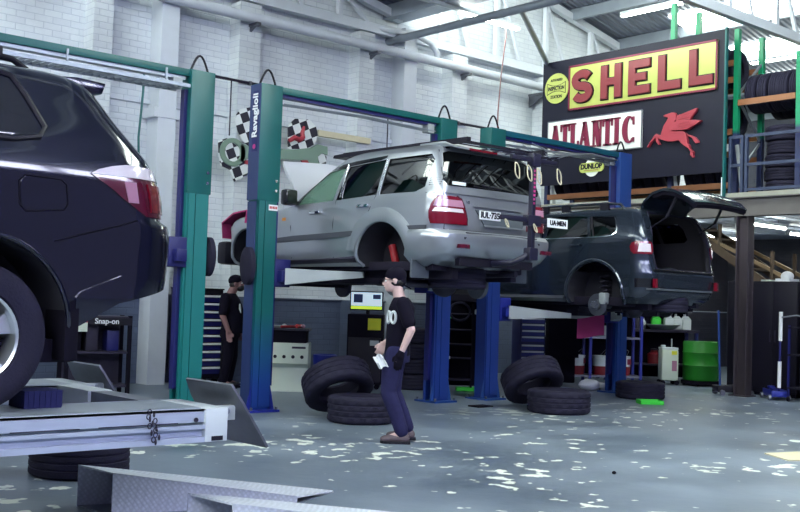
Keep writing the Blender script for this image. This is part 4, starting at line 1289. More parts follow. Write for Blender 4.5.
    seats(t, ((2.0, .4, .955, .48), (2.0, -.4, .955, .48), (1.05, .0, .955, 1.3)))
    sw = [(2.42 + .03 * math.sin(a), .4 + .17 * math.cos(a), 1.16 + .17 * math.sin(a)) for a in [2 * PI * i / 20 for i in range(20)]]
    MB().tube(sw, .014, n=6, closed=True).build('steering_wheel', 'black', t)
    MB().box(2.55, 2.85, -.8, .8, .95, 1.16).build('dashboard', 'dark_steel', t, bevel=.04)
    # flat roof rack
    rk = MB()
    for y in (-.62, .62): rk.box(-.05, 2.12, y - .025, y + .025, 1.765, 1.82)
    for k in range(10):
        x = .1 + k * .21
        rk.box(x - .03, x + .03, -.62, .62, 1.78, 1.805)
    rk.prism([(2.1, 1.765), (2.36, 1.775), (2.34, 1.81), (2.1, 1.82)], 'y', -.62, .62)
    ro = rk.build('roof_rack', 'black', t, smooth=False)
    for y in (-.6, .6):
        for x in (.35, 1.1, 1.8):
            MB().box(x - .05, x + .05, y - .03, y + .03, 1.68, 1.77).build('rack_foot', 'matt_black', ro)
    return t
SUV_S = silver_suv()

# ================================================================== dark grey SUV with its tailgate up, on the right-hand lift
def grey_suv():
    t = thing('suv', 'dark grey SUV on the right-hand lift with its tailgate raised and rear wheel off', 'car', (12.76, 8.33, .95), PI / 2, 'SUVs raised on the hoists')
    K = [(.50, .22, 4.4, .82, .2, .35), (.58, .12, 4.5, .90, .24, .4), (.66, .08, 4.58, .92, .26, .45), (.74, .07, 4.6, .93, .28, .45), (.90, .05, 4.6, .935, .28, .45), (.97, .07, 4.58, .935, .26, .4),
         (1.1, .10, 4.5, .935, .24, .4), (1.25, .11, 4.3, .93, .22, .4), (1.33, .12, 3.4, .925, .21, .35), (1.40, .13, 3.15, .915, .2, .3), (1.5, .16, 2.95, .885, .19, .26), (1.65, .23, 2.6, .83, .18, .22),
         (1.75, .30, 2.35, .785, .18, .22), (1.80, .35, 2.2, .74, .2, .22), (1.84, .45, 2.0, .64, .22, .25), (1.855, .6, 1.8, .5, .25, .3)]
    sh = Shell(K, .05, .035)
    q1 = [(.60, 1.47), (.66, 1.43), (1.04, 1.42), (1.13, 1.71), (.72, 1.70), (.64, 1.62)]
    q2 = [(1.08, 1.42), (1.85, 1.41), (1.85, 1.735), (1.18, 1.715)]
    q3 = [(1.90, 1.41), (2.72, 1.42), (2.3, 1.73), (1.90, 1.735)]
    op = [(-.66, .97), (.66, .97), (.70, 1.2), (.66, 1.5), (.56, 1.76), (-.56, 1.76), (-.66, 1.5), (-.70, 1.2)]
    ws = [(-.7, 1.45), (.7, 1.45), (.62, 1.74), (-.62, 1.74)]
    inner = Shell([(k[0], k[1], min(k[2], 3.1), k[3], k[4], k[5]) for k in K], .05, .03)
    cut = [inner.solid(20, .93, 1.79, .06)]
    for p in (q1, q2, q3): cut.append(MB().prism(p, 'y', -1.2, 1.2))
    cut.append(MB().prism(op, 'x', -.4, .7)); cut.append(MB().prism(ws, 'x', 2.4, 3.4))
    cut += arch_cuts((.95, 3.75), .60, .465, .3)
    me = boolean(sh.solid(46).mesh('body'), cut)
    body = link('body', me, 'grey_green_paint', t); inner_faces(me, sh, 'lining', 1.795)
    for sg in (1, -1):
        sh.plate_side(inset(q1, -.01), -.01, .006, sg).build('quarter_window', 'tint_black', t)
        sh.plate_side(inset(q2, -.01), -.01, .006, sg).build('rear_door_window', 'tint_black', t)
        sh.plate_side(inset(q3, -.01), -.01, .006, sg).build('front_door_window', 'tint_black', t)
        ch = [(1.9, 1.405), (1.3, 1.41), (.8, 1.415), (.68, 1.425), (.61, 1.465), (.62, 1.53), (.66, 1.64), (.70, 1.695)]
        MB().tube([(x, sg * (sh.side(x, z) + .002), z) for x, z in ch], [.006, .007, .009, .012, .014, .012, .01, .006], n=6).build('window_chrome', 'chrome', t)
        MB().tube([(.98 + .12 * k, sg * (sh.side(1.0, 1.42 + .29 * k) + .002), 1.42 + .29 * k) for k in (0, .5, 1)], .012, n=6).build('window_bar', 'black', t)
        lip = [(.95 + .485 * math.cos(a), .60 + .485 * math.sin(a)) for a in [math.radians(-20 + 220 * i / 28) for i in range(29)]]
        MB().tube([(x, sg * (sh.side(x, max(z, .52)) + .006), z) for x, z in lip if z > .48], .026, n=8).build('arch_flare', 'grey_green_paint', body)
        MB().tube([(x, sg * (sh.side(x, max(z, .52)) + .02), z) for x, z in [(.95 + .5 * math.cos(a), .60 + .5 * math.sin(a)) for a in [math.radians(-12 + 150 * i / 20) for i in range(21)]]], .008, n=6).build('arch_trim', 'mirror_grey', t)
        sh.plate_side([(1.48, .50), (3.2, .50), (3.2, .55), (1.48, .55)], .06, .1, sg, 10, 2).build('side_step', 'steel', t)
        h = MB().box(1.28 - .1, 1.28 + .1, -.012, .012, 1.285, 1.32, at((0, sg * (sh.side(1.28, 1.3) + .02), 0)))
        h.build('door_handle', 'grey_green_paint', t, bevel=.008)
        seam_side(sh, t, [(1.88, 1.41), (1.9, 1.1), (1.9, .62)], sg); seam_side(sh, t, [(1.0, 1.41), (1.2, 1.2), (1.42, .95)], sg)
        L = sh.plate_corner([(1.17, .72, .30), (1.21, .70, .34), (1.27, .70, .36), (1.32, .71, .33), (1.345, .73, .28)], .012, .03, sg).build('tail_lamp', 'lamp_red', t)
        sh.plate_corner([(1.20, .74, .25), (1.31, .74, .24)], .018, .012, sg).build('reverse_lens', 'lamp_clear', L)
        sh.plate_corner([(.72, .7, .28), (.84, .7, .28)], .012, .02, sg).build('fog_bezel', 'black_gloss', t)
        MB().box(.03, .08, min(sg * .72, sg * .76), max(sg * .72, sg * .76), .72, .84).build('bumper_reflector', 'lamp_red', t)
        # roof rails on three feet
        rl = MB().tube([(.60, sg * .70, 1.80), (.68, sg * .70, 1.875), (.9, sg * .70, 1.895), (2.0, sg * .69, 1.90), (2.15, sg * .69, 1.87), (2.2, sg * .69, 1.82)], .02, n=8)
        ro = rl.build('roof_rail', 'chrome', t)
        for x in (.95, 1.65, 2.05): MB().box(x - .07, x + .07, min(sg * .68, sg * .72), max(sg * .68, sg * .72), 1.80, 1.90).build('rail_foot', 'black', ro)
        # bare hub, disc, caliper, knuckle
        d = MB().cyl((.95, sg * .80, .47), (.95, sg * .83, .47), .155, n=30).cyl((.95, sg * .83, .47), (.95, sg * .88, .47), .075, n=18)
        do = d.build('brake_disc', 'steel', t)
        for k in range(6):
            a = 2 * PI * k / 6
            MB().cyl((.95 + .05 * math.cos(a), sg * .88, .47 + .05 * math.sin(a)), (.95 + .05 * math.cos(a), sg * .91, .47 + .05 * math.sin(a)), .008, n=6).build('wheel_stud', 'chrome', do)
        MB().box(.80, .90, min(sg * .74, sg * .86), max(sg * .74, sg * .86), .48, .64).build('brake_caliper', 'light_grey', t, bevel=.02)
        MB().tube([(.95, sg * .55, .55), (.93, sg * .72, .58), (.9, sg * .74, .47)], .05, n=8).build('knuckle', 'dark_steel', t)
        cs = [(1.0 + .075 * math.cos(k * .8), sg * .58 + .075 * math.sin(k * .8), .5 + k * .009) for k in range(44)]
        MB().tube(cs, .014, n=6).build('coil_spring', 'dark_steel', t)
    sh.plate_front(inset(ws, -.012), -.012, .006).build('windscreen', 'tint_black', t)
    # rear bumper lip, opening frame and load floor
    MB().tube([(sh.rear(y, .955) - .012, y, .955) for y in [-.72 + .12 * i for i in range(13)]], .016, n=6).build('bumper_sill', 'black_gloss', t)
    MB().tube([(sh.rear(y, .70) - .01, y, .70) for y in [-.8 + .1 * i for i in range(17)]], .012, n=6).build('bumper_chrome', 'mirror_grey', t)
    fr_ = [(sh.rear(y, z) + .004, y, z) for y, z in op]
    MB().tube(fr_, .016, n=6, closed=True).build('opening_seal', 'rubber', t)
    MB().box(.2, 1.3, -.62, .62, .93, .96).build('load_floor', 'matt_black', t)
    seats(t, ((1.35, .34, .95, .56), (1.35, -.34, .95, .56), (2.2, .4, .92, .5), (2.2, -.4, .92, .5)), 'black_cloth')
    MB().box(.9, 1.1, -.08, .08, 1.765, 1.785).build('cabin_lamp', 'tube_light', t)
    # raised tailgate: outer skin, glass, inner trim
    prof = [(.46, 1.82), (.37, 1.92), (.2, 2.02), (-.0, 2.06), (-.18, 2.03), (-.34, 1.95), (-.45, 1.86)]
    hw = [.52, .58, .64, .68, .69, .68, .64]
    rows = [[(x, w * s_, z - .03 * s_ * s_) for s_ in (-1, -.9, -.6, -.3, 0, .3, .6, .9, 1)] for (x, z), w in zip(prof, hw)]
    tg = sheet(rows, .035, flip=True).build('tailgate', 'grey_green_paint', t); tg['label'] = 'raised tailgate'
    rows = [[(x, w * s_, z + .006 - .03 * s_ * s_) for s_ in (-.84, -.5, 0, .5, .84)] for (x, z), w in zip(prof[1:4], hw[1:4])]
    sheet(rows, .008, flip=True).build('tailgate_glass', 'black_glass', tg)
    rows = [[(x + .01, (w - .03) * s_, z - .05 - .07 * (1 - s_ * s_) * 0 - .03 * s_ * s_) for s_ in (-1, -.6, 0, .6, 1)] for (x, z), w in zip(prof[2:], hw[2:])]
    sheet(rows, .06, flip=True).build('tailgate_trim', 'matt_black', tg)
    sheet([[(x, w * s_, z + .012 - .03 * s_ * s_) for s_ in (-.5, 0, .5)] for (x, z), w in zip([(-.13, 2.045), (-.22, 2.01)], (.68, .68))], .02, flip=True).build('plate_garnish', 'chrome', tg)
    for y in (.6, -.6):
        MB().cyl((.28, y, 1.52), (0, y * .98, 1.68), .012, n=8).cyl((0, y * .98, 1.68), (-.15, y * .97, 1.96), .02, n=8).build('gas_strut', 'black', t)
    # underside
    MB().box(.5, 4.2, -.76, .76, .46, .58).build('floor_pan', 'under', t, bevel=.02)
    for y in (.5, -.5): MB().beam((.3, y, .48), (4.2, y, .46), .09, .13).build('chassis_rail', 'under', t)
    MB().cyl((.95, -.7, .47), (.95, .7, .47), .055, n=12).ball((.95, 0, .46), .17, .18, .17).build('rear_axle', 'dark_steel', t)
    MB().tube([(3.4, -.2, .4), (2.2, -.3, .38), (1.4, -.3, .42), (.8, -.46, .5), (.2, -.5, .5)], .04, n=10).build('exhaust_pipe', 'dark_steel', t)
    MB().lathe(wheel_lathe(.34, .22), 40, at((.42, 0, .50)), closed=True).build('spare_wheel', 'rubber', t)
    MB().box(1.5, 2.6, .1, .55, .3, .5).build('fuel_tank', 'under', t, bevel=.05)
    MB().box(2.7, 3.7, -.25, .25, .3, .55).build('gearbox', 'under', t, bevel=.06)
    MB().beam((.95, .2, .34), (1.0, -.72, .36), .05, .06).beam((1.6, .5, .42), (.95, .62, .36), .05, .07).beam((1.6, -.5, .42), (.95, -.62, .36), .05, .07).build('suspension_link', 'dark_steel', t)
    return t
SUV_G = grey_suv()

# ================================================================== dark blue SUV standing on the drive-on hoist, left
def navy_suv():
    t = thing('suv', 'dark navy SUV in the left foreground standing on the white drive-on hoist', 'car', (2.93, 6.1, .752), PI, 'SUVs raised on the hoists')
    K = [(.30, 0.0, 4.6, .86, .25, .4), (.40, -0.06, 4.68, .92, .28, .45), (.58, -0.1, 4.74, .94, .30, .5), (.75, -0.13, 4.76, .945, .32, .5), (.90, -0.13, 4.75, .95, .31, .5), (.985, -0.11, 4.72, .952, .29, .5),
         (1.01, -0.05, 4.70, .952, .25, .5), (1.10, -0.04, 4.55, .95, .25, .45), (1.2, -0.02, 3.7, .945, .25, .4), (1.28, 0.005, 3.4, .93, .25, .35), (1.33, 0.03, 3.25, .915, .24, .3), (1.40, 0.09, 3.1, .895, .23, .28),
         (1.55, 0.22, 2.75, .84, .22, .24), (1.66, .30, 2.5, .80, .22, .22), (1.71, .345, 2.38, .775, .22, .22), (1.745, .40, 2.25, .74, .22, .25), (1.765, .47, 2.1, .69, .22, .28), (1.778, .58, 1.95, .60, .24, .3), (1.786, .85, 1.7, .42, .25, .3)]
    sh = Shell(K, .06, .045)
    cut = arch_cuts((1.06, 3.85), .40, .475, .05)
    cut.append(MB().prism([(-.3, .2), (.66, .2), (.60, .385), (.30, .555), (-.3, .70)], 'y', -1.2, 1.2))
    me = boolean(sh.solid(50).mesh('body'), cut)
    body = link('body', me, 'navy_paint', t); inner_faces(me, sh, 'lining', 1.5)
    for sg in (1, -1):
        q = [(.765, 1.44), (.79, 1.40), (.9, 1.375), (1.65, 1.36), (1.65, 1.68), (.98, 1.685), (.9, 1.665), (.84, 1.58)]
        sh.plate_side(q, .003, .01, sg, 24, 20).build('quarter_window', 'black_glass', t)
        sh.plate_side([(1.72, 1.35), (2.5, 1.34), (2.4, 1.68), (1.72, 1.68)], .003, .01, sg).build('rear_door_window', 'black_glass', t)
        sh.plate_side([(2.57, 1.34), (3.2, 1.33), (2.65, 1.64), (2.47, 1.68)], .003, .01, sg).build('front_door_window', 'black_glass', t)
        bz = [(1.7, 1.345), (.9, 1.355), (.765, 1.385), (.735, 1.44), (.815, 1.59), (.885, 1.69), (.98, 1.708), (1.7, 1.71)]
        MB().tube([(x, sg * (sh.side(x, z) + .004), z) for x, z in bz], .014, n=6).build('window_seal', 'black', t)
        L = sh.plate_corner([(1.025, .62, .17), (1.06, .6, .23), (1.10, .6, .30), (1.15, .6, .37), (1.195, .6, .45), (1.225, .62, .50), (1.235, .62, .49)], .008, .03, sg, 24).build('tail_lamp', 'lamp_red_dark', t)
        sh.plate_corner([(1.225, .62, .50), (1.25, .63, .46), (1.275, .64, .38), (1.29, .66, .3)], .012, .03, sg, 24).build('clear_lens', 'lamp_clear', L)
        sh.plate_corner([(1.05, .66, .14), (1.12, .66, .15), (1.2, .66, .17)], .016, .012, sg, 10).build('brake_lens', 'lamp_red', L)
        sh.plate_side([(.22, 1.09), (.28, 1.09), (.31, 1.20), (.24, 1.20)], .014, .012, sg, 6, 6).build('reverse_lens', 'lamp_pink', L)
        # fuel door, seams
        fx = [(.64, 1.02), (.84, 1.0), (.87, 1.03), (.88, 1.15), (.85, 1.18), (.66, 1.175), (.63, 1.15), (.62, 1.05)]
        if sg > 0:
            MB().tube([(x, sg * (sh.side(x, z) + .001), z) for x, z in fx], .004, n=5, closed=True).build('fuel_flap_gap', 'matt_black', t)
            sh.plate_side(inset(fx, .008), .003, .004, sg, 8, 8).build('fuel_flap', 'navy_paint', t)
        MB().tube([(x, sg * (sh.side(x, z) + .001), z) for x, z in ((.68, .86), (.5, .915), (.34, .96), (.22, 1.0))], .005, n=5).build('bumper_gap', 'matt_black', t)
        seam_side(sh, t, [(1.68, 1.34), (1.68, .9), (1.6, .45)], sg); seam_side(sh, t, [(2.54, 1.33), (2.54, .45)], sg)
        lip = [(1.06 + .485 * math.cos(a), .40 + .485 * math.sin(a)) for a in [math.radians(5 + 178 * i / 26) for i in range(27)]]
        MB().tube([(x, sg * (sh.side(x, z) + .002), z) for x, z in lip], .014, n=8).build('arch_lip', 'navy_paint', body)
        # crease swelling along the bumper corner
        sh.plate_side([(.30, .60), (.55, .52), (.55, .60), (.30, .70)], .012, .02, sg, 8, 6).build('bumper_scoop', 'navy_paint', t)
        MB().box(.52, .60, min(sg * .66, sg * .92), max(sg * .66, sg * .92), .25, .62).build('mudflap', 'matt_black', t, bevel=.02)
        for x in (1.06, 3.85):
            alloy_wheel(t, x, sg * .80, .375, .373, .245, sg)
        MB().tube([(.74, sg * .62, 1.765), (.82, sg * .62, 1.81), (.95, sg * .62, 1.82), (2.1, sg * .61, 1.83), (2.25, sg * .6, 1.77)], .018, n=8).build('roof_rail', 'black', t)
        MB().box(2.9, 3.05, min(sg * .93, sg * 1.12), max(sg * .93, sg * 1.12), 1.3, 1.45).build('door_mirror', 'navy_paint', t, bevel=.04)
        sh.plate_side([(1.75, 1.2), (1.95, 1.2), (1.95, 1.23), (1.75, 1.23)], .02, .02, sg, 4, 2).build('door_handle', 'chrome', t)
    # roof spoiler, rear glass, cross bars, number plate
    sp = [(.62, 1.775), (.42, 1.795), (.25, 1.785), (.27, 1.72), (.38, 1.70)]
    MB().prism(sp, 'y', -.54, .54).build('roof_spoiler', 'navy_paint', t, bevel=.012)
    sh.plate_rear([(-.62, 1.32), (.62, 1.32), (.55, 1.66), (-.55, 1.66)], .004, .01).build('rear_window', 'black_glass', t)
    MB().box(-.16, -.1, -.26, .26, .86, .98).build('number_plate', 'white', t)
    for x in (.95, 1.7):
        MB().box(x - .03, x + .03, -.7, .7, 1.826, 1.852).build('cross_bar', 'black', t)
        for y in (-.64, .64): MB().box(x - .06, x + .06, y - .04, y + .04, 1.80, 1.86).build('bar_foot', 'black', t, bevel=.01)
    MB().box(.5, 4.4, -.78, .78, .24, .36).build('floor_pan', 'under', t)
    MB().cyl((1.06, -.7, .37), (1.06, .7, .37), .05, n=12).build('rear_axle', 'dark_steel', t)
    return t
SUV_N = navy_suv()
# ------------------------------------------------------------------ white drive-on hoist under the navy SUV
def drive_on_hoist():
    t = thing('drive_on_hoist', 'white drive-on runway hoist under the navy SUV, with grey flaps turned up', 'car lift', (0, 5.0, 0))
    zt, zb, xe = .752, .575, 3.2
    for y0, lab in ((0, None), (1.62, None)):
        r = MB().box(-2.6, xe, y0, y0 + .55, zt - .012, zt)
        r.box(-2.6, xe, y0, y0 + .012, zt - .07, zt).box(-2.6, xe, y0 - .012, y0 + .03, zt - .105, zt - .085).box(-2.6, xe, y0 + .02, y0 + .03, zb, zt - .09).box(-2.6, xe, y0 - .012, y0 + .08, zb, zb + .03)
        r.box(-2.6, xe, y0 + .54, y0 + .55, zb, zt)
        ro = r.build('runway', 'ramp_white', t, smooth=False)
        MB().box(-2.6, xe - .1, y0 + .04, y0 + .5, zt, zt + .003).build('tread_surface', 'galv', ro, smooth=False)
        # box end with a bolt hole, slot lines
        MB().box(xe - .14, xe, y0 - .016, y0 + .5, zb, zt + .004).build('end_box', 'white_paint', ro, bevel=.006)
        MB().cyl((xe - .2, y0 - .014, zt - .055), (xe - .2, y0 - .02, zt - .055), .013, n=12).build('bolt', 'dark_steel', ro)
        MB().box(xe - .1, xe - .03, y0 - .02, y0 - .014, zb + .006, zb + .03).build('end_slot', 'black', ro)
        if y0 == 0:
            for a, b in ((.9, 1.5), (2.0, 2.35), (2.45, 2.9)):
                MB().box(a, b, y0 - .003, y0, zt - .073, zt - .068).build('slot', 'dark_steel', ro)
            pts = []
            for k in range(15):
                pts.append((2.72 + .02 * math.sin(k * 1.9) + .05 * (k / 14) , -.022 - .006 * (k % 2), zt - .0 - .012 * k))
            ch = MB()
            for k in range(14):
                p = Vector(pts[k]); a = PI / 2 * (k % 2)
                ch.tube([(p.x + .011 * math.cos(q) * math.cos(a), p.y + .011 * math.cos(q) * math.sin(a) * .6, p.z + .014 * math.sin(q)) for q in [2 * PI * i / 10 for i in range(10)]], .0032, n=5, closed=True)
            ch.build('safety_chain', 'dark_steel', ro)
        # flap: folded plate hinged across the runway end
        P = [(xe + .035, .872), (xe + .10, .77), (xe + .175, .66), (xe + .245, .56), (xe + .275, .515)]
        rows = [[(x, y0 + (.02 if i == 0 else .0) + s_ * (.55 - (.06 if i == 0 else 0) + (.0)), z) for s_ in (0, .25, .5, .75, 1)] for i, (x, z) in enumerate(P)]
        fl = sheet(rows, .014).build('wheel_stop_flap', 'steel', t, sharp=20)
        MB().cyl((xe + .06, y0 + .09, zt - .03), (xe + .06, y0 + .5, zt - .03), .02, n=10).build('hinge_pin', 'galv', fl)
        MB().box(xe, xe + .12, y0 + .1, y0 + .14, zt - .08, zt - .0).build('hinge_lug', 'white_paint', fl, smooth=False)
    # cross beam tying the runways, scissor frames and base under the car
    MB().box(2.96, 3.1, .55, 1.16, zb, zt - .0).build('cross_beam', 'steel', t, smooth=False)
    MB().box(2.94, 3.1, 1.16, 1.62, zb - .01, zt + .006).build('beam_end', 'white_paint', t, bevel=.006)
    for y in (.12, .42, 1.74, 2.04):
        for a, b in (((-1.9, .08), (.2, zb)), ((.2, .08), (-1.9, zb))):
            MB().beam((a[0], y, a[1]), (b[0], y, b[1]), .05, .09).build('scissor_arm', 'white_paint', t)
    for y0 in (0, 1.62):
        MB().box(-2.2, .5, y0 + .05, y0 + .5, 0, .06).build('base_frame', 'white_paint', t, smooth=False)
    return t
drive_on_hoist()
# two portable chequer-plate ramps on the floor in front
def ramp(loc, label):
    t = thing('car_ramp', label, 'ramp', loc, 0, 'portable chequer-plate ramps')
    A, B, Cc, D = (0, 0), (.04, -.40), (1.22, -.70), (1.71, -.46)
    hA, hC, hD = .262, .055, .012
    d = MB()
    top = [(A[0], A[1], hA), (B[0], B[1], hA), (Cc[0], Cc[1], hC), (D[0], D[1], hD)]
    low = [(x, y, max(z - .012, 0)) for x, y, z in top]
    d.add(top + low, [(0, 1, 2, 3), (7, 6, 5, 4), (0, 4, 5, 1), (1, 5, 6, 2), (2, 6, 7, 3), (3, 7, 4, 0)])
    d.build('deck', 'tread_plate', t, smooth=False)
    def wall(p, q, hp, hq, th=.012):
        n = Vector((-(q[1] - p[1]), q[0] - p[0], 0)).normalized() * th
        vs = []
        for o in (Vector((0, 0, 0)), n):
            vs += [Vector((p[0], p[1], 0)) + o, Vector((q[0], q[1], 0)) + o, Vector((q[0], q[1], hq)) + o, Vector((p[0], p[1], hp)) + o]
        return MB().add(vs, [(0, 1, 2, 3), (7, 6, 5, 4), (0, 4, 5, 1), (1, 5, 6, 2), (2, 6, 7, 3), (3, 7, 4, 0)])
    wall(B, Cc, hA - .006, hC - .006).build('cheek_plate', 'tread_plate', t, smooth=False)
    wall(D, A, hD - .006, hA - .006).build('cheek_plate', 'tread_plate', t, smooth=False)
    wall((.62, -.19), (.56, -.5), .15, .15).build('inner_rib', 'galv', t, smooth=False)
    MB().prism([A, B, Cc, D], 'z', 0, .006).build('bottom_plate', 'galv', t, smooth=False)
    return t
ramp((3.03, 6.44, 0), 'farther of two chequer-plate ramps on the floor, its open end by the hoist')
ramp((3.12, 5.24, 0), 'nearer chequer-plate ramp, cut off by the bottom edge of the photo')

M('chock_blue', (42, 44, 92), 0.7, spec=.2)
wc = MB()
wc.prism([(0, 0), (.2, 0), (.2, .09), (0, .09)], 'y', -.1, .1)
for k in range(7): wc.box(.199, .205, -.095 + k * .029, -.08 + k * .029, .005, .09)
for k in range(6): wc.box(.02 + k * .03, .035 + k * .03, -.104, -.099, .0, .09)
o = wc.build('wheel_chock', 'chock_blue', smooth=False); o.location = (2.2, 5.43, .755)
tag(o, 'ribbed dark blue block behind the navy SUV rear wheel on the runway', 'wheel chock')
# ------------------------------------------------------------------ tyres
def tyre_mb(R, w, ri, n=64, blocks=True):
    h = w / 2
    prof = [(ri, -h * .62), (ri, -h * .72), (ri + .012, -h * .84), (ri + (R - ri) * .4, -h), (R * .86, -h * 1.0), (R * .94, -h * .93),
            (R * .985, -h * .84), (R, -h * .74), (R, -h * .48), (R - .010, -h * .44), (R - .010, -h * .38), (R, -h * .34), (R, -h * .08), (R - .010, -h * .05),
            (R - .010, h * .05), (R, h * .08), (R, h * .34), (R - .010, h * .38), (R - .010, h * .44), (R, h * .48), (R, h * .74), (R * .985, h * .84),
            (R * .94, h * .93), (R * .86, h), (ri + (R - ri) * .4, h), (ri + .012, h * .84), (ri, h * .72), (ri, h * .62), (ri + .02, h * .45), (ri + .05, 0), (ri + .02, -h * .45)]
    def fn(i, k, r, z):
        if blocks and k in (6, 7, 8, 11, 12, 15, 16, 19, 20, 21):
            ph = {6: 0, 7: 0, 8: 1, 11: 2, 12: 3, 15: 3, 16: 2, 19: 1, 20: 0, 21: 0}[k]
            if (i + ph) % 4 == 0: r -= .011
        return r, z
    return MB().lathe(prof, n, closed=True, fn=fn)
TY = {}
def tyre(loc, rot, label, R=.375, w=.245, ri=.215, group=None, rough=True):
    key = (R, w, ri)
    if key not in TY:
        TY[key] = tyre_mb(R, w, ri, 72 if rough else 48, rough).mesh('tyre', sharp=30)
        TY[key].materials.append(MATS['rubber'])
    o = bpy.data.objects.new('tyre', TY[key]); COL.objects.link(o)
    o.location = loc; o.rotation_euler = rot
    return tag(o, label, 'tyre', group)

# ------------------------------------------------------------------ pallet racking on the mezzanine
z_blend('upright_paint', (22, 138, 96), (40, 48, 88), 1.04, 1.12)
rk = thing('pallet_rack', 'green and orange pallet racking on the mezzanine holding rows of tyres', 'racking', (0, 0, 3.38))
FR_Y = (13.95, 11.05, 9.76, 8.62, 5.6)
for y in FR_Y:
    tops = {13.95: 2.2, 11.05: 3.55, 9.76: 2.86, 8.62: 2.3, 5.6: 2.2}
    for x in (16.25, 17.05):
        p = MB().box(x - .04, x + .04, y - .045, y + .045, 0, tops[y])
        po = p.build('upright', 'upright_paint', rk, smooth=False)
        MB().box(x - .07, x + .07, y - .07, y + .07, 0, .012).build('foot_plate', 'steel', po, smooth=False)
    z = .3; k = 0
    while z + .7 < tops[y]:
        a, b = ((16.25, 17.05) if k % 2 == 0 else (17.05, 16.25))
        MB().beam((a, y, z), (b, y, z + .7), .035, .035).build('diagonal_brace', 'galv', rk, smooth=False)
        z += .7; k += 1
def shelf_beams(y0, y1, zs):
    for z in zs:
        for x in (16.22, 17.08):
            MB().box(x - .025, x + .025, y0 + .05, y1 - .05, z - .05, z + .05).build('shelf_beam', 'orange_beam', rk, smooth=False)
shelf_beams(11.05, 13.95, (.17, 1.0, 1.95)); shelf_beams(9.76, 11.05, (.17, .70, 1.09, 1.99, 2.28)); shelf_beams(8.62, 9.76, (1.575,)); shelf_beams(5.6, 8.62, (.78, 1.575))
for y in (9.76, 11.05, 13.9):
    MB().beam((16.2, y - .05, .85), (16.25, y - .14, .02), .03, .06).build('guard_strip', 'light_grey', rk, smooth=False)
n = 0
G = 'tyres standing in a row on the top shelf right of the signboard'
for i, y in enumerate((9.56, 9.36, 9.16, 8.96, 8.77)):
    names = ('first', 'second', 'third', 'fourth', 'last')
    tyre((16.65, y, 5.15), (PI / 2, 0, 0.06 * (i % 3 - 1)), '%s tyre from the left in the front row on the top rack shelf' % names[i], .34, .19, .2, G, False)
for i in range(5):
    tyre((17.38, 9.55 - i * .195, 5.15), (PI / 2, 0, 0), 'shadowed tyre in the second row of the top shelf right of the signboard', .34, .19, .2, 'second row on the top shelf', False)
G2 = 'flat pile of tyres behind the blue railing'
ordn = ('bottom', 'second', 'third', 'fourth')
for i in range(4):
    tyre((16.68 + .02 * (i % 2), 9.08 + .02 * ((i * 2) % 3 - 1), 3.38 + .112 + i * .224), (0, 0, i), '%s tyre%s of the flat pile behind the blue railing' % (ordn[i], '' if i == 0 else ' up'), .335, .222, .2, G2, False)
tyre((16.7, 9.06, 3.38 + .9 + .13), (0, 0, .3), 'chunky mud tyre lying on top of the flat pile behind the blue railing', .36, .26, .215, G2)
for i in range(4):
    tyre((17.46, 9.15, 3.38 + .112 + i * .224), (0, 0, i), 'tyre of the dark second pile standing behind the flat pile', .335, .222, .2, 'second pile behind the railing', False)
for i in range(4):
    tyre((17.46, 9.5 - i * .25, 3.38 + .9 + .12), (PI / 2, 0, 0), 'dark tyre standing in shadow behind the flat pile by the railing', .335, .222, .2, 'tyres in shadow behind the flat pile', False)
G3 = 'tyres on the low shelf under the signboard'
k = 0
y = 13.75
while y > 9.95:
    if abs(y - 11.05) > .18:
        tyre((16.65, y, 3.55 + .315), (PI / 2, 0, .05 * ((k * 7) % 3 - 1)), 'tyre in the dark row on the low shelf just below the signboard', .34, .19, .2, G3, False)
    y -= .213; k += 1
for i, (y, z) in enumerate(((10.05, 5.66), (10.3, 5.66), (10.52, 5.66), (10.05, 4.78), (10.3, 4.78))):
    tyre((16.65, y, z), (PI / 2, 0, 0), 'black tyre in the racking just behind the right edge of the signboard', .34, .2, .2, 'tyres behind the edge of the signboard', False)

rl = thing('railing', 'blue steel guard railing along the mezzanine edge', 'railing', (16.02, 0, 3.38))
for y in (9.72, 9.5, 9.42, 7.2, 4.6):
    MB().box(-.025, .025, y - .025, y + .025, 0, .97).build('rail_post', 'railing_blue', rl, smooth=False)
for z in (.05, .47, .95):
    MB().box(-.022, .022, 4.4, 9.44, z - .025, z + .025).build('rail', 'railing_blue', rl, smooth=False)
for z in (.47, .95):
    MB().box(-.022, .022, 9.5, 9.72, z - .025, z + .025).build('rail', 'railing_blue', rl, smooth=False)

M('rail_wood', (130, 108, 82), 0.6)
# timber stair behind, going down under the mezzanine
st = thing('staircase', 'timber stair with handrails in the dark under the mezzanine', 'staircase', (20.2, 0, 0))
for x in (-.45, .45):
    MB().beam((x, 13.0, 3.2), (x, 8.3, .1), .05, .17).build('stringer', 'timber', st, smooth=False)
    MB().beam((x, 12.9, 4.0 - .85), (x, 8.3, .95), .05, .07).build('handrail', 'rail_wood', st, smooth=False)
    for k in range(4):
        y = 12.2 - k * 1.2; z = 3.2 - (13.0 - y) * .6596
        MB().box(x - .03, x + .03, y - .03, y + .03, z, z + .75).build('newel', 'timber', st, smooth=False)
for k in range(14):
    y = 12.9 - k * .33; z = 3.2 - (13.0 - y) * .6596 + .02
    MB().box(-.43, .43, y - .14, y + .14, z - .02, z + .02).build('tread', 'timber', st, smooth=False)

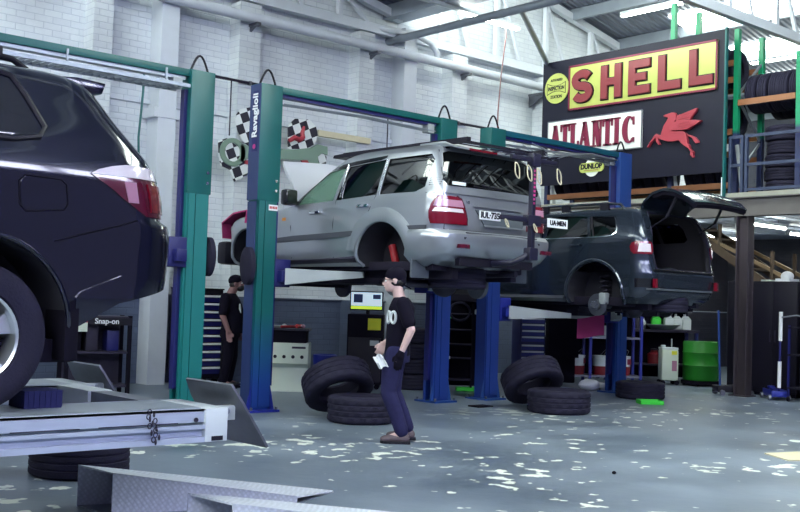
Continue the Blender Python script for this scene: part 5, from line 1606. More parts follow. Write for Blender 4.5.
# bike rack hanging off the silver SUV's tow bar
M('rack_black', (24, 22, 46), 0.4)
br = thing('bike_rack', 'black upright bike rack on the silver SUV tow bar with looped straps', 'bike rack', (8.86, 7.82, 1.37))
MB().box(-.03, .03, -.03, .03, .55, 1.66).build('mast', 'rack_black', br, bevel=.006)
MB().tube([(0, .0, .60), (-.1, .03, .52), (-.16, .12, .47), (-.16, .42, .46)], .035, n=10).build('tow_arm', 'rack_black', br)
MB().box(-.07, .07, -.05, .05, .5, .64).build('hinge_block', 'rack_black', br, bevel=.015)
MB().box(-.36, .40, -.022, .022, 1.59, 1.64).build('top_bar', 'rack_black', br, bevel=.01)
MB().box(-.05, .08, -.05, .05, 1.54, 1.69).build('top_clamp', 'rack_black', br, bevel=.015)
lb = MB().box(-.5, .34, -.022, .022, .92, .975).box(-.1, .12, -.04, .04, .88, 1.0)
lb.build('lower_bar', 'rack_black', br, bevel=.006)
for x, z in ((-.34, 1.55), (-.14, 1.54), (.02, 1.52), (.36, 1.55), (-.48, .92), (-.02, .90)):
    s_ = .5 if z < 1 else 1
    lp = [(x + .035 * math.sin(a) * (1 + .3 * math.sin(2 * a)) * s_ + .03 * (1 - math.cos(a)), -.05, z - .085 * s_ * (1 - math.cos(a))) for a in [2 * PI * i / 18 for i in range(18)]]
    MB().tube(lp, .0075, n=6, closed=True).build('strap_loop', 'pale_timber', br)
for k in range(5):
    x = -.42 + k * .2
    MB().tube([(x, -.06, 1.66), (x + .05, .35, 1.72), (x + .22, .9, 1.76)], .009, n=6).build('tray_rod', 'rack_black', br)
for q in (.3, .62, .9):
    MB().tube([(-.5 + q * .25, q, 1.70 + q * .05), (.5 + q * .25, q, 1.70 + q * .05)], .008, n=6).build('tray_wire', 'galv', br)
pl = MB().box(.22, .56, -.05, -.035, .885, .985).build('number_plate', 'white', br)
MB().merge(text_mb('UA·MEN', .075, .004, .003), at((.39, -.053, .935))).build('plate_characters', 'matt_black', pl, smooth=False)
for k in range(9):
    MB().box(-.014, .014, -.034, -.03, 1.12 + k * .045, 1.145 + k * .045).build('mast_print', 'magenta', br, smooth=False)
# ------------------------------------------------------------------ tyres lying about on the floor
GP_ = 'loose tyres on the workshop floor'
tyre((7.72, 9.28, .15), (0, 0, .2), 'tyre lying flat on the floor right behind the man in glasses', .385, .3, .215, GP_)
tyre((7.76, 9.78, .385), (math.radians(-38), 0, -.25), 'tyre tilted up on the flat tyre behind the man in glasses', .41, .3, .23, GP_)
tyre((10.80, 8.98, .15), (0, 0, .5), 'tyre lying flat in front of the blue lift post, under another', .41, .3, .23, GP_)
tyre((10.86, 9.5, .385), (math.radians(-38), 0, -.3), 'tyre propped up on the flat tyre before the blue lift post', .41, .3, .23, GP_)
tyre((13.8, 9.86, .13), (0, 0, 0), 'lone tyre lying flat behind the bright green tray', .375, .26, .215, GP_)
tyre((3.57, 7.57, .125), (0, 0, .3), 'tyre lying flat under the white runway, the nearer to the ramps', .365, .25, .215, GP_, False)
tyre((2.7, 8.0, .125), (0, 0, .1), 'tyre lying flat under the white runway at the left photo edge', .365, .25, .215, GP_, False)
for i in range(4):
    tyre((11.45 + .02 * (i % 2), 12.55, .12 + i * .24), (0, 0, i * .7), ('bottom', 'second', 'third', 'top')[i] + ' tyre of the dark stack behind the man in glasses', .37, .24, .215, 'stack of tyres by the blue lift post', False)

def tray(loc, sx, sy, label, rz=0.0):
    t = MB().box(-sx, sx, -sy, sy, 0, .008)
    for a, b, c, d in ((-sx, sx, -sy, -sy + .01), (-sx, sx, sy - .01, sy), (-sx, -sx + .01, -sy, sy), (sx - .01, sx, -sy, sy)):
        t.box(a, b, c, d, 0, .055)
    o = t.build('drip_tray', 'lime', smooth=False); o.location = loc; o.rotation_euler = (0, 0, rz)
    return tag(o, label, 'tray', 'green drip trays')
tray((13.15, 9.22, 0), .17, .14, 'bright green plastic tray on the floor in front of the lone tyre', -.7)
tray((12.05, 11.9, 0), .17, .12, 'green tray on the floor between the two blue lift posts', -.7)
tag(MB().box(-.14, .14, -.1, .1, 0, .02).build('rubber_mat', 'matt_black', bevel=.004), 'small black rubber block on the floor in front of the blue posts', 'block').location = (10.35, 9.95, 0)
o = MB().prism([(0, -.35), (1.1, -.42), (1.15, .18), (.1, .1)], 'z', 0, .012).build('floor_sheet', 'pale_timber', smooth=False); o.location = (9.5, 5.35, 0); o.rotation_euler = (0, 0, -.35)
tag(o, 'pale flat sheet lying on the floor at the right edge of the photo', 'sheet')
tag(MB().ball((0, 0, .012), .02, .016, .014).build('small_stone', 'matt_black'), 'tiny dark lump on the open floor between the flecks', 'debris').location = (7.25, 5.42, 0)

def trolley_jack(loc, rz, label, body, pole, sleeve):
    t = thing('trolley_jack', label, 'jack', loc, rz, 'trolley jacks')
    MB().box(-.3, .3, -.13, -.1, .05, .16).box(-.3, .3, .1, .13, .05, .16).box(-.3, -.1, -.1, .1, .06, .15).build('frame', body, t, bevel=.008)
    MB().beam((-.1, 0, .13), (.26, 0, .17), .08, .05).cyl((.26, 0, .17), (.26, 0, .2), .06, n=16).build('lift_arm', body, t)
    for x in (-.24, .26):
        for y in (-.15, .15):
            MB().cyl((x, y - .02, .045), (x, y + .02, .045), .045, n=16).build('wheel', 'steel', t)
    p = MB().cyl((-.22, 0, .15), (-.27, 0, 1.4), .018, n=10).build('handle', pole, t)
    if sleeve:
        MB().cyl((-.222, 0, .2), (-.243, 0, .62), .03, n=12).build('sleeve', sleeve, p)
        MB().cyl((-.256, 0, .95), (-.27, 0, 1.41), .03, n=12).build('grip', sleeve, p)
    return t
trolley_jack((16.0, 8.82, 0), .75, 'blue trolley jack with white-sleeved handle in front of the black cabinets', 'blue_paint', 'dark_blue', 'white')
trolley_jack((16.05, 9.62, 0), -.6, 'dark trolley jack with a plain blue handle left of the steel column', 'black', 'steel_blue', None)

# ------------------------------------------------------------------ cabinets and benches at the back
def chest(loc, rz, w, d, h, label, nd, body='dark_blue', face='dark_blue', pull='white', split=None):
    t = thing('tool_chest', label, 'tool chest', loc, rz, 'roller tool chests')
    MB().box(0, w, 0, d, .12, h).build('body', body, t, bevel=.008)
    for x in (.06, w - .06):
        for y in (.08, d - .08):
            MB().cyl((x, y - .02, .055), (x, y + .02, .055), .055, n=14).build('castor', 'matt_black', t)
    z = .18; hs = (h - .26) / nd
    for k in range(nd):
        dr = MB().box(.025, w - .025, -.018, .0, z + .01, z + hs - .01).build('drawer', face, t)
        MB().box(.03, w - .03, -.036, -.016, z + hs - .034, z + hs - .004).build('drawer_pull', pull, dr)
        z += hs
        if split == k: z += .035
    MB().box(-.005, w + .005, -.02, d + .005, h, h + .02).build('top_mat', 'matt_black', t)
    return t
chest((8.16, 13.95, 0), -.02, .62, .5, 1.46, 'dark tool chest with bright drawer edges behind the man in the cap', 10, 'black', 'dark_blue')
chest((13.72, 12.3, 0), -.55, .45, .5, 1.22, 'blue tool chest with silver drawer edges behind the propped tyre', 9, 'dark_blue', 'blue_paint', split=4)

for i, (y0, y1) in enumerate(((9.6, 10.0), (8.72, 9.58), (7.8, 8.68))):
    t = thing('cabinet', ('narrow black cabinet left of the steel column', 'tall black cabinet right of the steel column, behind the jack', 'tall black cabinet at the right edge of the photo')[i], 'cabinet', (16.5, y0, 0), 0, 'tall black cabinets')
    w = y1 - y0
    MB().box(0, .6, 0, w, .06, 1.92).build('body', 'black', t, bevel=.01)
    MB().box(.03, .57, .03, w - .03, 0, .06).build('plinth', 'matt_black', t)
    for a, b in ((.01, w / 2 - .004), (w / 2 + .004, w - .01)):
        d = MB().box(-.02, 0, a, b, .1, 1.89).build('door', 'black', t, bevel=.004)
        MB().box(-.04, -.02, (b - .05 if a < .1 else a + .03), (b - .03 if a < .1 else a + .05), .9, 1.1).build('door_handle', 'dark_steel', d)
o = MB().ball((0, 0, .09), .13, .1, .09, 18, 10).box(-.16, .16, -.13, .13, 0, .05).build('plastic_tub', 'white', smooth=True); o.location = (16.75, 9.05, 1.92)
tag(o, 'white lidded tub on top of the tall black cabinet', 'tub')
for i, (x, y, w) in enumerate(((16.72, 9.36, .18), (16.72, 8.45, .3))):
    o = MB().box(-.12, .12, -w / 2, w / 2, 0, .03).build('folder', 'cream_paint', bevel=.004); o.location = (x, y, 1.92); o.rotation_euler = (0, 0, .1 * i)
    tag(o, ('pale papers on the black cabinet beside the white tub', 'pale papers on the cabinet at the right photo edge')[i], 'papers', 'papers on the cabinets')
tr = thing('shelf_trolley', 'dark open trolley with blue posts at the right edge, before the black cabinets', 'trolley', (15.82, 7.95, 0))
for x in (0, .45):
    for y in (0, .55): MB().box(x - .015, x + .015, y - .015, y + .015, .08, 1.2).build('post', 'dark_blue', tr, smooth=False)
for z in (.2, .72, 1.15): MB().box(-.02, .47, -.02, .57, z, z + .025).build('shelf', 'black', tr)
for x in (0, .45):
    for y in (0, .55): MB().cyl((x, y - .015, .04), (x, y + .015, .04), .04, n=12).build('castor', 'matt_black', tr)
MB().tube([(-.02, .1, 1.3), (-.06, .4, 1.36), (-.02, .7, 1.32)], .012, n=6).build('hose', 'grey', tr)

# bench with basin, cans and drum
bn = thing('workbench', 'dark workbench under the mezzanine carrying cans and a round basin', 'workbench', (17.35, 12.2, 0), -.62)
MB().box(-.9, 1.0, 0, .6, .95, 1.0).build('bench_top', 'dark_steel', bn)
for x in (-.85, .95):
    for y in (.04, .56): MB().box(x - .03, x + .03, y - .03, y + .03, 0, .95).build('leg', 'dark_blue', bn, smooth=False)
MB().box(-.85, .95, .05, .55, .3, .33).build('lower_shelf', 'dark_steel', bn)
for x in (-.85, .95): MB().box(x - .02, x + .02, .55, .59, 1.0, 1.55).build('upright', 'dark_steel', bn, smooth=False)
MB().box(-.88, .98, .35, .6, 1.34, 1.37).build('upper_shelf', 'steel', bn)
MB().box(-.88, .98, .605, .63, .05, 1.75).build('added_dark_sheet', 'matt_black', bn)  # added black sheet standing in for the shade behind the bench
def on_bench(x, y, z):
    c, s_ = math.cos(-.62), math.sin(-.62)
    return (17.35 + x * c - y * s_, 12.2 + x * s_ + y * c, z)
o = MB().lathe([(0, .0), (.2, .0), (.3, .07), (.34, .09), (.34, .1), (.3, .1), (.2, .02), (0, .02)], 28).build('basin', 'light_grey'); o.location = on_bench(.33, .22, 1.0)
tag(o, 'round pale basin on the front of the dark workbench', 'basin')
def can(loc, col, cap, label, s=1.0, cat='can', group='fluid cans on the bench'):
    t = thing('fluid_can', label, cat, loc, random.uniform(-.9, -.3), group)
    MB().box(-.09 * s, .09 * s, -.06 * s, .06 * s, 0, .21 * s).prism([(-.09 * s, .21 * s), (.09 * s, .21 * s), (.03 * s, .27 * s), (-.05 * s, .27 * s)], 'y', -.05 * s, .05 * s).build('body', col, t, bevel=.012)
    MB().cyl((-.03 * s, 0, .27 * s), (-.03 * s, 0, .31 * s), .025 * s, n=10).build('cap', cap, t)
    return t
pos = ('leftmost', 'second from the left', 'third from the left', 'fourth from the left', 'rightmost')
for i, x in enumerate((-.78, -.5, .52, .70, .88)):
    can(on_bench(x, .42, 1.0), 'white_paint', 'light_grey', 'white fluid can on the workbench, %s of the five' % pos[i])
can(on_bench(.28, .46, 1.0), 'lime', 'black', 'bright green fluid can on the workbench behind the basin')
for i, (x, c) in enumerate(((-.2, 'grey'), (.1, 'white_paint'), (.5, 'deep_red'), (.75, 'grey'))):
    can(on_bench(x, .46, 1.37), c, 'black', ('grey bottle on the left of the shelf above the bench', 'white bottle on the shelf above the bench', 'dark red bottle on the shelf above the bench', 'grey bottle on the right of the shelf above the bench')[i], .7, 'bottle', 'bottles on the upper shelf')
dr = thing('oil_drum', 'green steel drum under the end of the dark workbench', 'drum', (17.44, 11.12, 0))
MB().lathe([(0, .1), (.315, .1), (.325, .12), (.325, .36), (.335, .375), (.325, .39), (.325, .6), (.335, .615), (.325, .63), (.325, .8), (.315, .82), (.3, .82), (.3, .81), (0, .81)], 36).build('body', 'green_drum', dr)
MB().lathe([(0, .03), (.36, .03), (.36, .095), (0, .095)], 30).build('dolly', 'matt_black', dr)
for k in range(4):
    a = PI / 2 * k + .4
    MB().ball((.3 * math.cos(a), .3 * math.sin(a), .03), .03).build('castor', 'matt_black', dr)
ws_ = thing('oil_drainer', 'white wheeled waste-oil container standing left of the green drum', 'oil container', (16.95, 11.5, 0), -.7)
MB().box(-.16, .16, -.15, .15, .08, .66).build('tank', 'cream_paint', ws_, bevel=.05)
MB().box(-.15, .15, -.14, .14, .65, .69).cyl((-.1, 0, .69), (-.1, 0, .73), .045, n=14).build('lid', 'white_paint', ws_, bevel=.01)
for x in (-.13, .13):
    for y in (-.12, .12): MB().cyl((x, y - .02, .045), (x, y + .02, .045), .045, n=12).build('castor', 'matt_black', ws_)
MB().box(.02, .12, -.156, -.15, .56, .63).build('yellow_label', 'yellow', ws_); MB().box(.03, .12, -.156, -.15, .26, .45).build('red_label', 'lamp_pink', ws_)
MB().cyl((.06, .0, .69), (.06, .0, .85), .012, n=8).build('pump_pipe', 'light_grey', ws_)

# shelf rack with tins behind the right-hand lift
sr = thing('storage_shelf', 'blue shelf rack stacked with tins behind the dark grey SUV', 'shelf', (14.75, 12.75, 0), -.62)
for x in (0, .95, 1.9):
    for y in (0, .45): MB().box(x - .025, x + .025, y - .025, y + .025, 0, 1.75).build('post', 'blue_paint', sr, smooth=False)
for z in (.12, .82, 1.3): MB().box(-.02, 1.92, -.02, .47, z, z + .035).build('shelf', 'steel', sr, smooth=False)
MB().box(-.02, 1.92, .475, .49, .1, 1.74).build('added_dark_sheet', 'matt_black', sr)  # added black sheet, darkens the gap behind the shelves like shade
def on_shelf(x, y, z):
    c, s_ = math.cos(-.62), math.sin(-.62)
    return (14.75 + x * c - y * s_, 12.75 + x * s_ + y * c, z)
def pail(loc, lab, group):
    t = thing('paint_pail', lab, 'pail', loc, random.random(), group)
    MB().lathe([(0, 0), (.14, 0), (.15, .16), (0, .16)], 24).build('base', 'deep_red', t)
    MB().lathe([(0, .16), (.15, .16), (.155, .34), (.16, .35), (0, .36)], 24).build('body', 'white_paint', t)
    MB().box(-.06, .06, -.156, -.145, .2, .3).build('label_patch', 'maroon', t)
    MB().tube([(-.155, 0, .33), (-.1, -.08, .44), (0, -.1, .47), (.1, -.08, .44), (.155, 0, .33)], .005, n=6).build('bail', 'steel', t)
for i, x in enumerate((.2, .55, .76, 1.22, 1.62)):
    pail(on_shelf(x, .22, .155), '%s of five white and red pails on the bottom blue shelf' % pos[i], 'pails on the bottom shelf')
for i, (x, c, sx, sz) in enumerate(((.25, 'white_paint', .16, .22), (.62, 'pale_timber', .1, .24), (.86, 'deep_red', .1, .12), (1.2, 'grey', .14, .2), (1.55, 'white_paint', .1, .24))):
    o = MB().box(-sx, sx, -.12, .12, 0, sz).build('carton', c, bevel=.008); o.location = on_shelf(x, .22, .855); o.rotation_euler = (0, 0, -.62)
    tag(o, ('white carton', 'tan carton', 'low dark red carton', 'grey carton', 'narrow white carton')[i] + ' on the middle of the blue shelf rack', 'carton', 'cartons on the shelf rack')
bx = thing('cabinet', 'black wheeled cabinet with a coat over it beside the blue tool chest', 'cabinet', (14.42, 11.95, 0), -.6)
MB().box(-.2, .25, 0, .4, .06, 1.2).build('body', 'matt_black', bx, bevel=.03)
sheet([[(x, -.03 - .02 * math.sin(9 * x), z) for x in (-.24, -.12, 0, .12, .24, .29)] for z in (.5, .8, 1.1, 1.24)] + [[(x, .2, 1.26) for x in (-.24, -.12, 0, .12, .24, .29)]], .02).build('coat', 'black_cloth', bx)
rg = sheet([[(x, .015 * math.sin(14 * x + z * 9), z + .03 * math.sin(8 * x)) for x in [-.2 + .05 * i for i in range(9)]] for z in (.0, -.1, -.2, -.3)], .012).build('rag', 'cloth_pink'); rg.location = (12.72, 10.0, 1.24); rg.rotation_euler = (0, 0, -.75)
tag(rg, 'pinkish-red rag hanging under the right-hand lift arm', 'rag')
bg_ = MB().ball((0, 0, .09), .22, .16, .1, 14, 8).ball((.22, -.05, .06), .14, .12, .07, 12, 8).build('plastic_bag', 'white'); bg_.location = (14.25, 11.2, 0)
tag(bg_, 'crumpled white bag on the floor behind the lone tyre', 'bag')

# black hose trolley between the posts
ht = thing('hose_trolley', 'thin black frame trolley with shelves between the two lift posts', 'trolley', (11.75, 12.1, 0), -.75)
for x in (0, .42):
    for y in (0, .3): MB().box(x - .012, x + .012, y - .012, y + .012, .06, 1.42).build('post', 'matt_black', ht, smooth=False)
for z in (.16, .5, .72, .95, 1.2): MB().box(-.01, .43, -.01, .31, z, z + .018).build('shelf', 'dark_steel', ht)
MB().box(-.25, .7, .32, .34, .06, 1.38).build('added_dark_sheet', 'matt_black', ht)  # black sheet added to paint the dark around the trolley
rg2 = [(.21 + .16 * math.cos(a), -.03, 1.25 + .14 * math.sin(a)) for a in [2 * PI * i / 24 for i in range(24)]]
MB().tube(rg2, .02, n=8, closed=True).build('hose_coil', 'rubber', ht)
MB().box(.02, .1, -.03, -.0, 1.14, 1.18).build('green_tab', 'lime', ht); MB().box(.0, .08, -.03, 0, .5, .54).build('white_tab', 'white', ht)
for x in (0, .42):
    for y in (0, .3): MB().cyl((x, y - .012, .03), (x, y + .012, .03), .03, n=10).build('castor', 'matt_black', ht)

# diagnostic cart with monitor
dc = thing('diagnostic_cart', 'black diagnostic cart with a lit monitor, behind the man in glasses', 'cart', (10.35, 12.85, 0), -.75)
MB().box(0, .56, 0, .5, .08, 1.16).build('cabinet', 'matt_black', dc, bevel=.015)
d = MB().box(.03, .53, -.02, 0, .12, .8).build('door', 'black', dc, bevel=.006)
MB().box(.32, .52, -.026, -.02, .92, 1.1).build('yellow_sticker', 'yellow', dc); MB().box(.36, .50, -.026, -.02, .68, .76).build('paper_tag', 'light_grey', dc)
MB().cyl((.3, .25, 1.16), (.3, .25, 1.26), .03, n=12).build('monitor_stand', 'black', dc)
mo = MB().box(.02, .54, .1, .16, 1.22, 1.52).build('monitor', 'black', dc, bevel=.012)
M('screen', (190, 210, 224), 0.3, emit=.9)
M('screen_dark', (40, 52, 88), 0.3, emit=.3)
M('screen_lime', (200, 230, 70), 0.3, emit=.9)
MB().box(.04, .52, .094, .1, 1.29, 1.50).build('screen', 'screen', mo); MB().box(.04, .52, .092, .1, 1.24, 1.285).build('task_bar', 'screen_lime', mo)
MB().box(.08, .22, .090, .095, 1.34, 1.47).build('window_pane', 'screen_dark', mo); MB().box(.38, .5, .090, .095, 1.4, 1.47).build('window_pane', 'screen_dark', mo)
for x in (.08, .48):
    for y in (.08, .42): MB().cyl((x, y - .02, .04), (x, y + .02, .04), .04, n=12).build('castor', 'matt_black', dc)

# pale grey machine with perforated front and its tools
gm = thing('tyre_machine', 'pale grey workshop machine with four round holes in its sloping front', 'machine', (8.88, 12.86, 0), -.72)
pf = [(.12, 0), (.5, 0), (.5, .72), (-.02, .72), (-.02, .42), (.12, .36)]
MB().prism([(p[0], p[1]) for p in pf], 'x', 0, .6, None).build('body', 'cream_paint', gm, bevel=.012)
for k in range(4): MB().cyl((.12 + k * .13, -.026, .52), (.12 + k * .13, -.018, .52), .026, n=14).build('hole', 'black', gm)
MB().box(.36, .56, -.024, -.02, .64, .67).build('nameplate', 'dark_steel', gm)
MB().box(.04, .56, .04, .46, .72, .9).build('tool_well', 'matt_black', gm, bevel=.01)
MB().box(0, .6, 0, .5, .9, .93).build('tray_top', 'dark_steel', gm)
c, s_ = math.cos(-.72), math.sin(-.72)
def on_gm(x, y, z): return (8.88 + x * c - y * s_, 12.86 + x * s_ + y * c, z)
for i, (x, l, col, lab) in enumerate(((.12, .2, 'light_grey', 'pale spanner'), (.3, .3, 'red', 'long red-handled tool'), (.45, .14, 'red', 'short red tool'), (.52, .1, 'lamp_pink', 'pink rag'))):
    o = MB().cyl((-l / 2, 0, .02), (l / 2, .05, .02), .018, n=8).ball((l / 2, .05, .03), .04, .035, .03, 10, 6).build('hand_tool', col); o.location = on_gm(x, .22, .93); o.rotation_euler = (0, 0, -.5 + i * .35)
    tag(o, lab + ' lying on top of the pale grey machine', 'tool', 'tools on the grey machine')
wb_ = thing('waste_bin', 'round bin, blue above and pale below, by the wall beside the grey machine', 'bin', (10.75, 13.9, 0))
MB().lathe([(0, 0), (.17, 0), (.185, .25), (0, .25)], 24).build('bin_base', 'cream_paint', wb_); MB().lathe([(0, .25), (.19, .25), (.2, .46), (.17, .47), (.16, .4), (0, .4)], 24).build('bin_top', 'blue_paint', wb_)
tag(MB().cyl((10.35, 14.05, 0.01), (10.15, 14.3, .66), .014, n=8).build('broom_handle', 'matt_black'), 'thin dark stick leaning behind the blue bin', 'stick')

# black shelving with tools seen under the navy SUV's tail
bs = thing('tool_rack', 'black open tool rack against the wall, seen below the navy SUV bumper', 'rack', (6.05, 13.35, 0), -.2)
for x in (0, .82):
    for y in (0, .4): MB().box(x - .025, x + .025, y - .025, y + .025, 0, 1.06).build('post', 'matt_black', bs, smooth=False)
for z in (.1, .55, 1.02): MB().box(-.02, .84, -.02, .42, z, z + .03).build('shelf', 'dark_steel', bs)
MB().box(-.02, .84, .38, .42, .1, 1.05).build('added_dark_sheet', 'dark_steel', bs)
hd = MB().box(-.02, .84, -.035, -.02, .93, 1.03).build('header', 'black', bs)
MB().merge(text_mb('Snap-on', .1, .004, .002), at((.5, -.038, .98))).build('lettering', 'white', hd, smooth=False)
tg = MB().box(.12, .24, -.05, -.044, .84, 1.0).build('price_tag', 'cream_paint', bs); MB().box(.12, .24, -.052, -.049, .96, 1.0).build('tag_top', 'red', tg)
for i, (x, hgt_) in enumerate(((.12, .3), (.34, .36), (.62, .28))):
    o = MB().box(x - .08, x + .08, .08, .34, .58, .58 + hgt_).build('tool_case', ('matt_black', 'dark_steel', 'dark_blue')[i], bevel=.015)
    o.location = (6.05, 13.35, 0); o.rotation_euler = (0, 0, -.2)
    tag(o, ('black', 'dark grey', 'dark blue')[i] + ' case on the black tool rack by the wall', 'case', 'cases on the tool rack')

# more bits standing about the bench
for i, (x, y, z, c, r_, h_) in enumerate(((-.2, .2, 1.0, 'dark_steel', .07, .26), (.0, .42, 1.0, 'white_paint', .06, .2), (-.35, .3, .33, 'black', .12, .3), (.2, .3, .33, 'deep_red', .13, .26), (-.65, .25, .33, 'white_paint', .12, .28))):
    t = thing('bottle', ('dark bottle on the workbench left of the basin', 'small white bottle on the workbench behind the basin', 'black jar on the lower bench shelf', 'dark red jar on the lower bench shelf', 'white jar on the lower bench shelf')[i], 'bottle', on_bench(x, y, z), 0, 'jars and bottles about the bench')
    MB().lathe([(0, 0), (r_, 0), (r_, h_ * .7), (r_ * .5, h_ * .88), (r_ * .5, h_), (0, h_)], 18).build('body', c, t)
    MB().cyl((0, 0, h_), (0, 0, h_ + .03), r_ * .52, n=12).build('cap', 'dark_steel', t)
# ------------------------------------------------------------------ people (local x = facing, +y = their left)
def loft(mb, rings, n=20):
    # rings: (cx, cy, z, rx, ry) ellipses stacked upwards
    vs = []; fs = []
    for cx, cy, z, rx, ry in rings:
        for i in range(n):
            a = 2 * PI * i / n; vs.append((cx + rx * math.cos(a), cy + ry * math.sin(a), z))
    for k in range(len(rings) - 1):
        for i in range(n):
            j = (i + 1) % n
            fs.append((k * n + i, k * n + j, (k + 1) * n + j, (k + 1) * n + i))
    fs.append(tuple(reversed(range(n)))); fs.append(tuple((len(rings) - 1) * n + i for i in range(n)))
    return mb.add(vs, fs)
def limb(mb, pts, radii, n=14):
    # dense tapered tube with round ends
    P, R = [], []
    for i in range(len(pts) - 1):
        for k in range(6):
            t = k / 6; P.append(Vector(pts[i]).lerp(Vector(pts[i + 1]), t)); R.append(radii[i] + (radii[i + 1] - radii[i]) * t)
    P.append(Vector(pts[-1])); R.append(radii[-1])
    mb.tube(P, R, n)
    for p, r in zip(pts, radii): mb.ball(p, r * .99, n=14, k=8)
    return mb
def fuse(name, mb, mat, parent, voxel=.011, smooth=4, label=None):
    me = mb.mesh(name, smooth=False)
    o = bpy.data.objects.new('f', me); COL.objects.link(o)
    m = o.modifiers.new('r', 'REMESH'); m.mode = 'VOXEL'; m.voxel_size = voxel
    s_ = o.modifiers.new('s', 'SMOOTH'); s_.factor = .5; s_.iterations = smooth
    bpy.context.view_layer.update()
    r = bpy.data.meshes.new_from_object(o.evaluated_get(bpy.context.evaluated_depsgraph_get()))
    bpy.data.objects.remove(o)
    r.materials.clear(); r.shade_smooth()
    return link(name, r, mat, parent)
def hand(mb, wrist, d, side_v, curl=.6, s=1.0):
    # palm, four unequal bent fingers and a thumb off the side of the palm
    w = Vector(wrist); d = Vector(d).normalized(); sv = Vector(side_v).normalized(); nv = d.cross(sv)
    pc = w + d * .05 * s
    for k in range(4):
        mb.tube([w + sv * (.028 - .018 * k) * s, w + d * .09 * s + sv * (.033 - .022 * k) * s], [.015 * s, .013 * s], 8)
    for k, L in enumerate((.068, .078, .072, .055)):
        b = w + d * .088 * s + sv * (.033 - .022 * k) * s
        p1 = b + (d * math.cos(curl * .6) + nv * math.sin(curl * .6)) * L * .5 * s
        p2 = p1 + (d * math.cos(curl * 1.6) + nv * math.sin(curl * 1.6)) * L * .5 * s
        limb(mb, [b, p1, p2], [.0105 * s, .0095 * s, .0082 * s], 8)
    b = w + d * .025 * s + sv * .03 * s
    limb(mb, [b, b + (d * .6 + sv * .7 + nv * .2).normalized() * .04 * s, b + (d * .6 + sv * .7 + nv * .2).normalized() * .04 * s + (d * .95 + nv * .4).normalized() * .032 * s], [.0135 * s, .0115 * s, .0095 * s], 8)
def head(mb, c, tilt=0.0, s=1.0):
    # skull, jaw, nose, ears, brow: facing +x about centre c
    m = at(c, (0, tilt, 0)) @ Matrix.Scale(s, 4)
    mb.ball((-.012, 0, .025), .098, .078, .095, 22, 14, m)
    mb.ball((.028, 0, -.045), .062, .058, .07, 18, 12, m)
    mb.ball((.055, 0, -.085), .03, .036, .028, 14, 8, m)
    mb.ball((.07, 0, .01), .022, .05, .02, 14, 8, m)
    for y in (.038, -.038): mb.ball((.05, y, -.03), .028, .022, .028, 12, 8, m)
    mb.tube([m @ Vector(p) for p in ((.082, 0, .012), (.102, 0, -.02), (.108, 0, -.034), (.088, 0, -.042))], [.009 * s, .012 * s, .014 * s, .012 * s], 8)
    mb.ball((.085, 0, -.062), .012, .024, .007, 10, 6, m); mb.ball((.082, 0, -.075), .012, .022, .008, 10, 6, m)
    for y in (.078, -.078): mb.ball((-.012, y, -.012), .022, .011, .032, 12, 8, m)
    return m
def face_parts(m, par, brow='hair'):
    for y in (.031, -.031):
        MB().ball((.079, y, -.004), .011, .012, .010, 10, 8, m).build('eye', 'white', par)
        MB().ball((.088, y, -.004), .004, .005, .005, 8, 6, m).build('iris', 'black', par)
        MB().tube([m @ Vector(p) for p in ((.086, y - .018, .018), (.091, y, .023), (.086, y + .018, .018))], .004, 6).build('eyebrow', brow, par)
    MB().tube([m @ Vector(p) for p in ((.084, -.02, -.068), (.096, 0, -.068), (.084, .02, -.068))], .003, 6).build('mouth', 'lamp_red_dark', par)

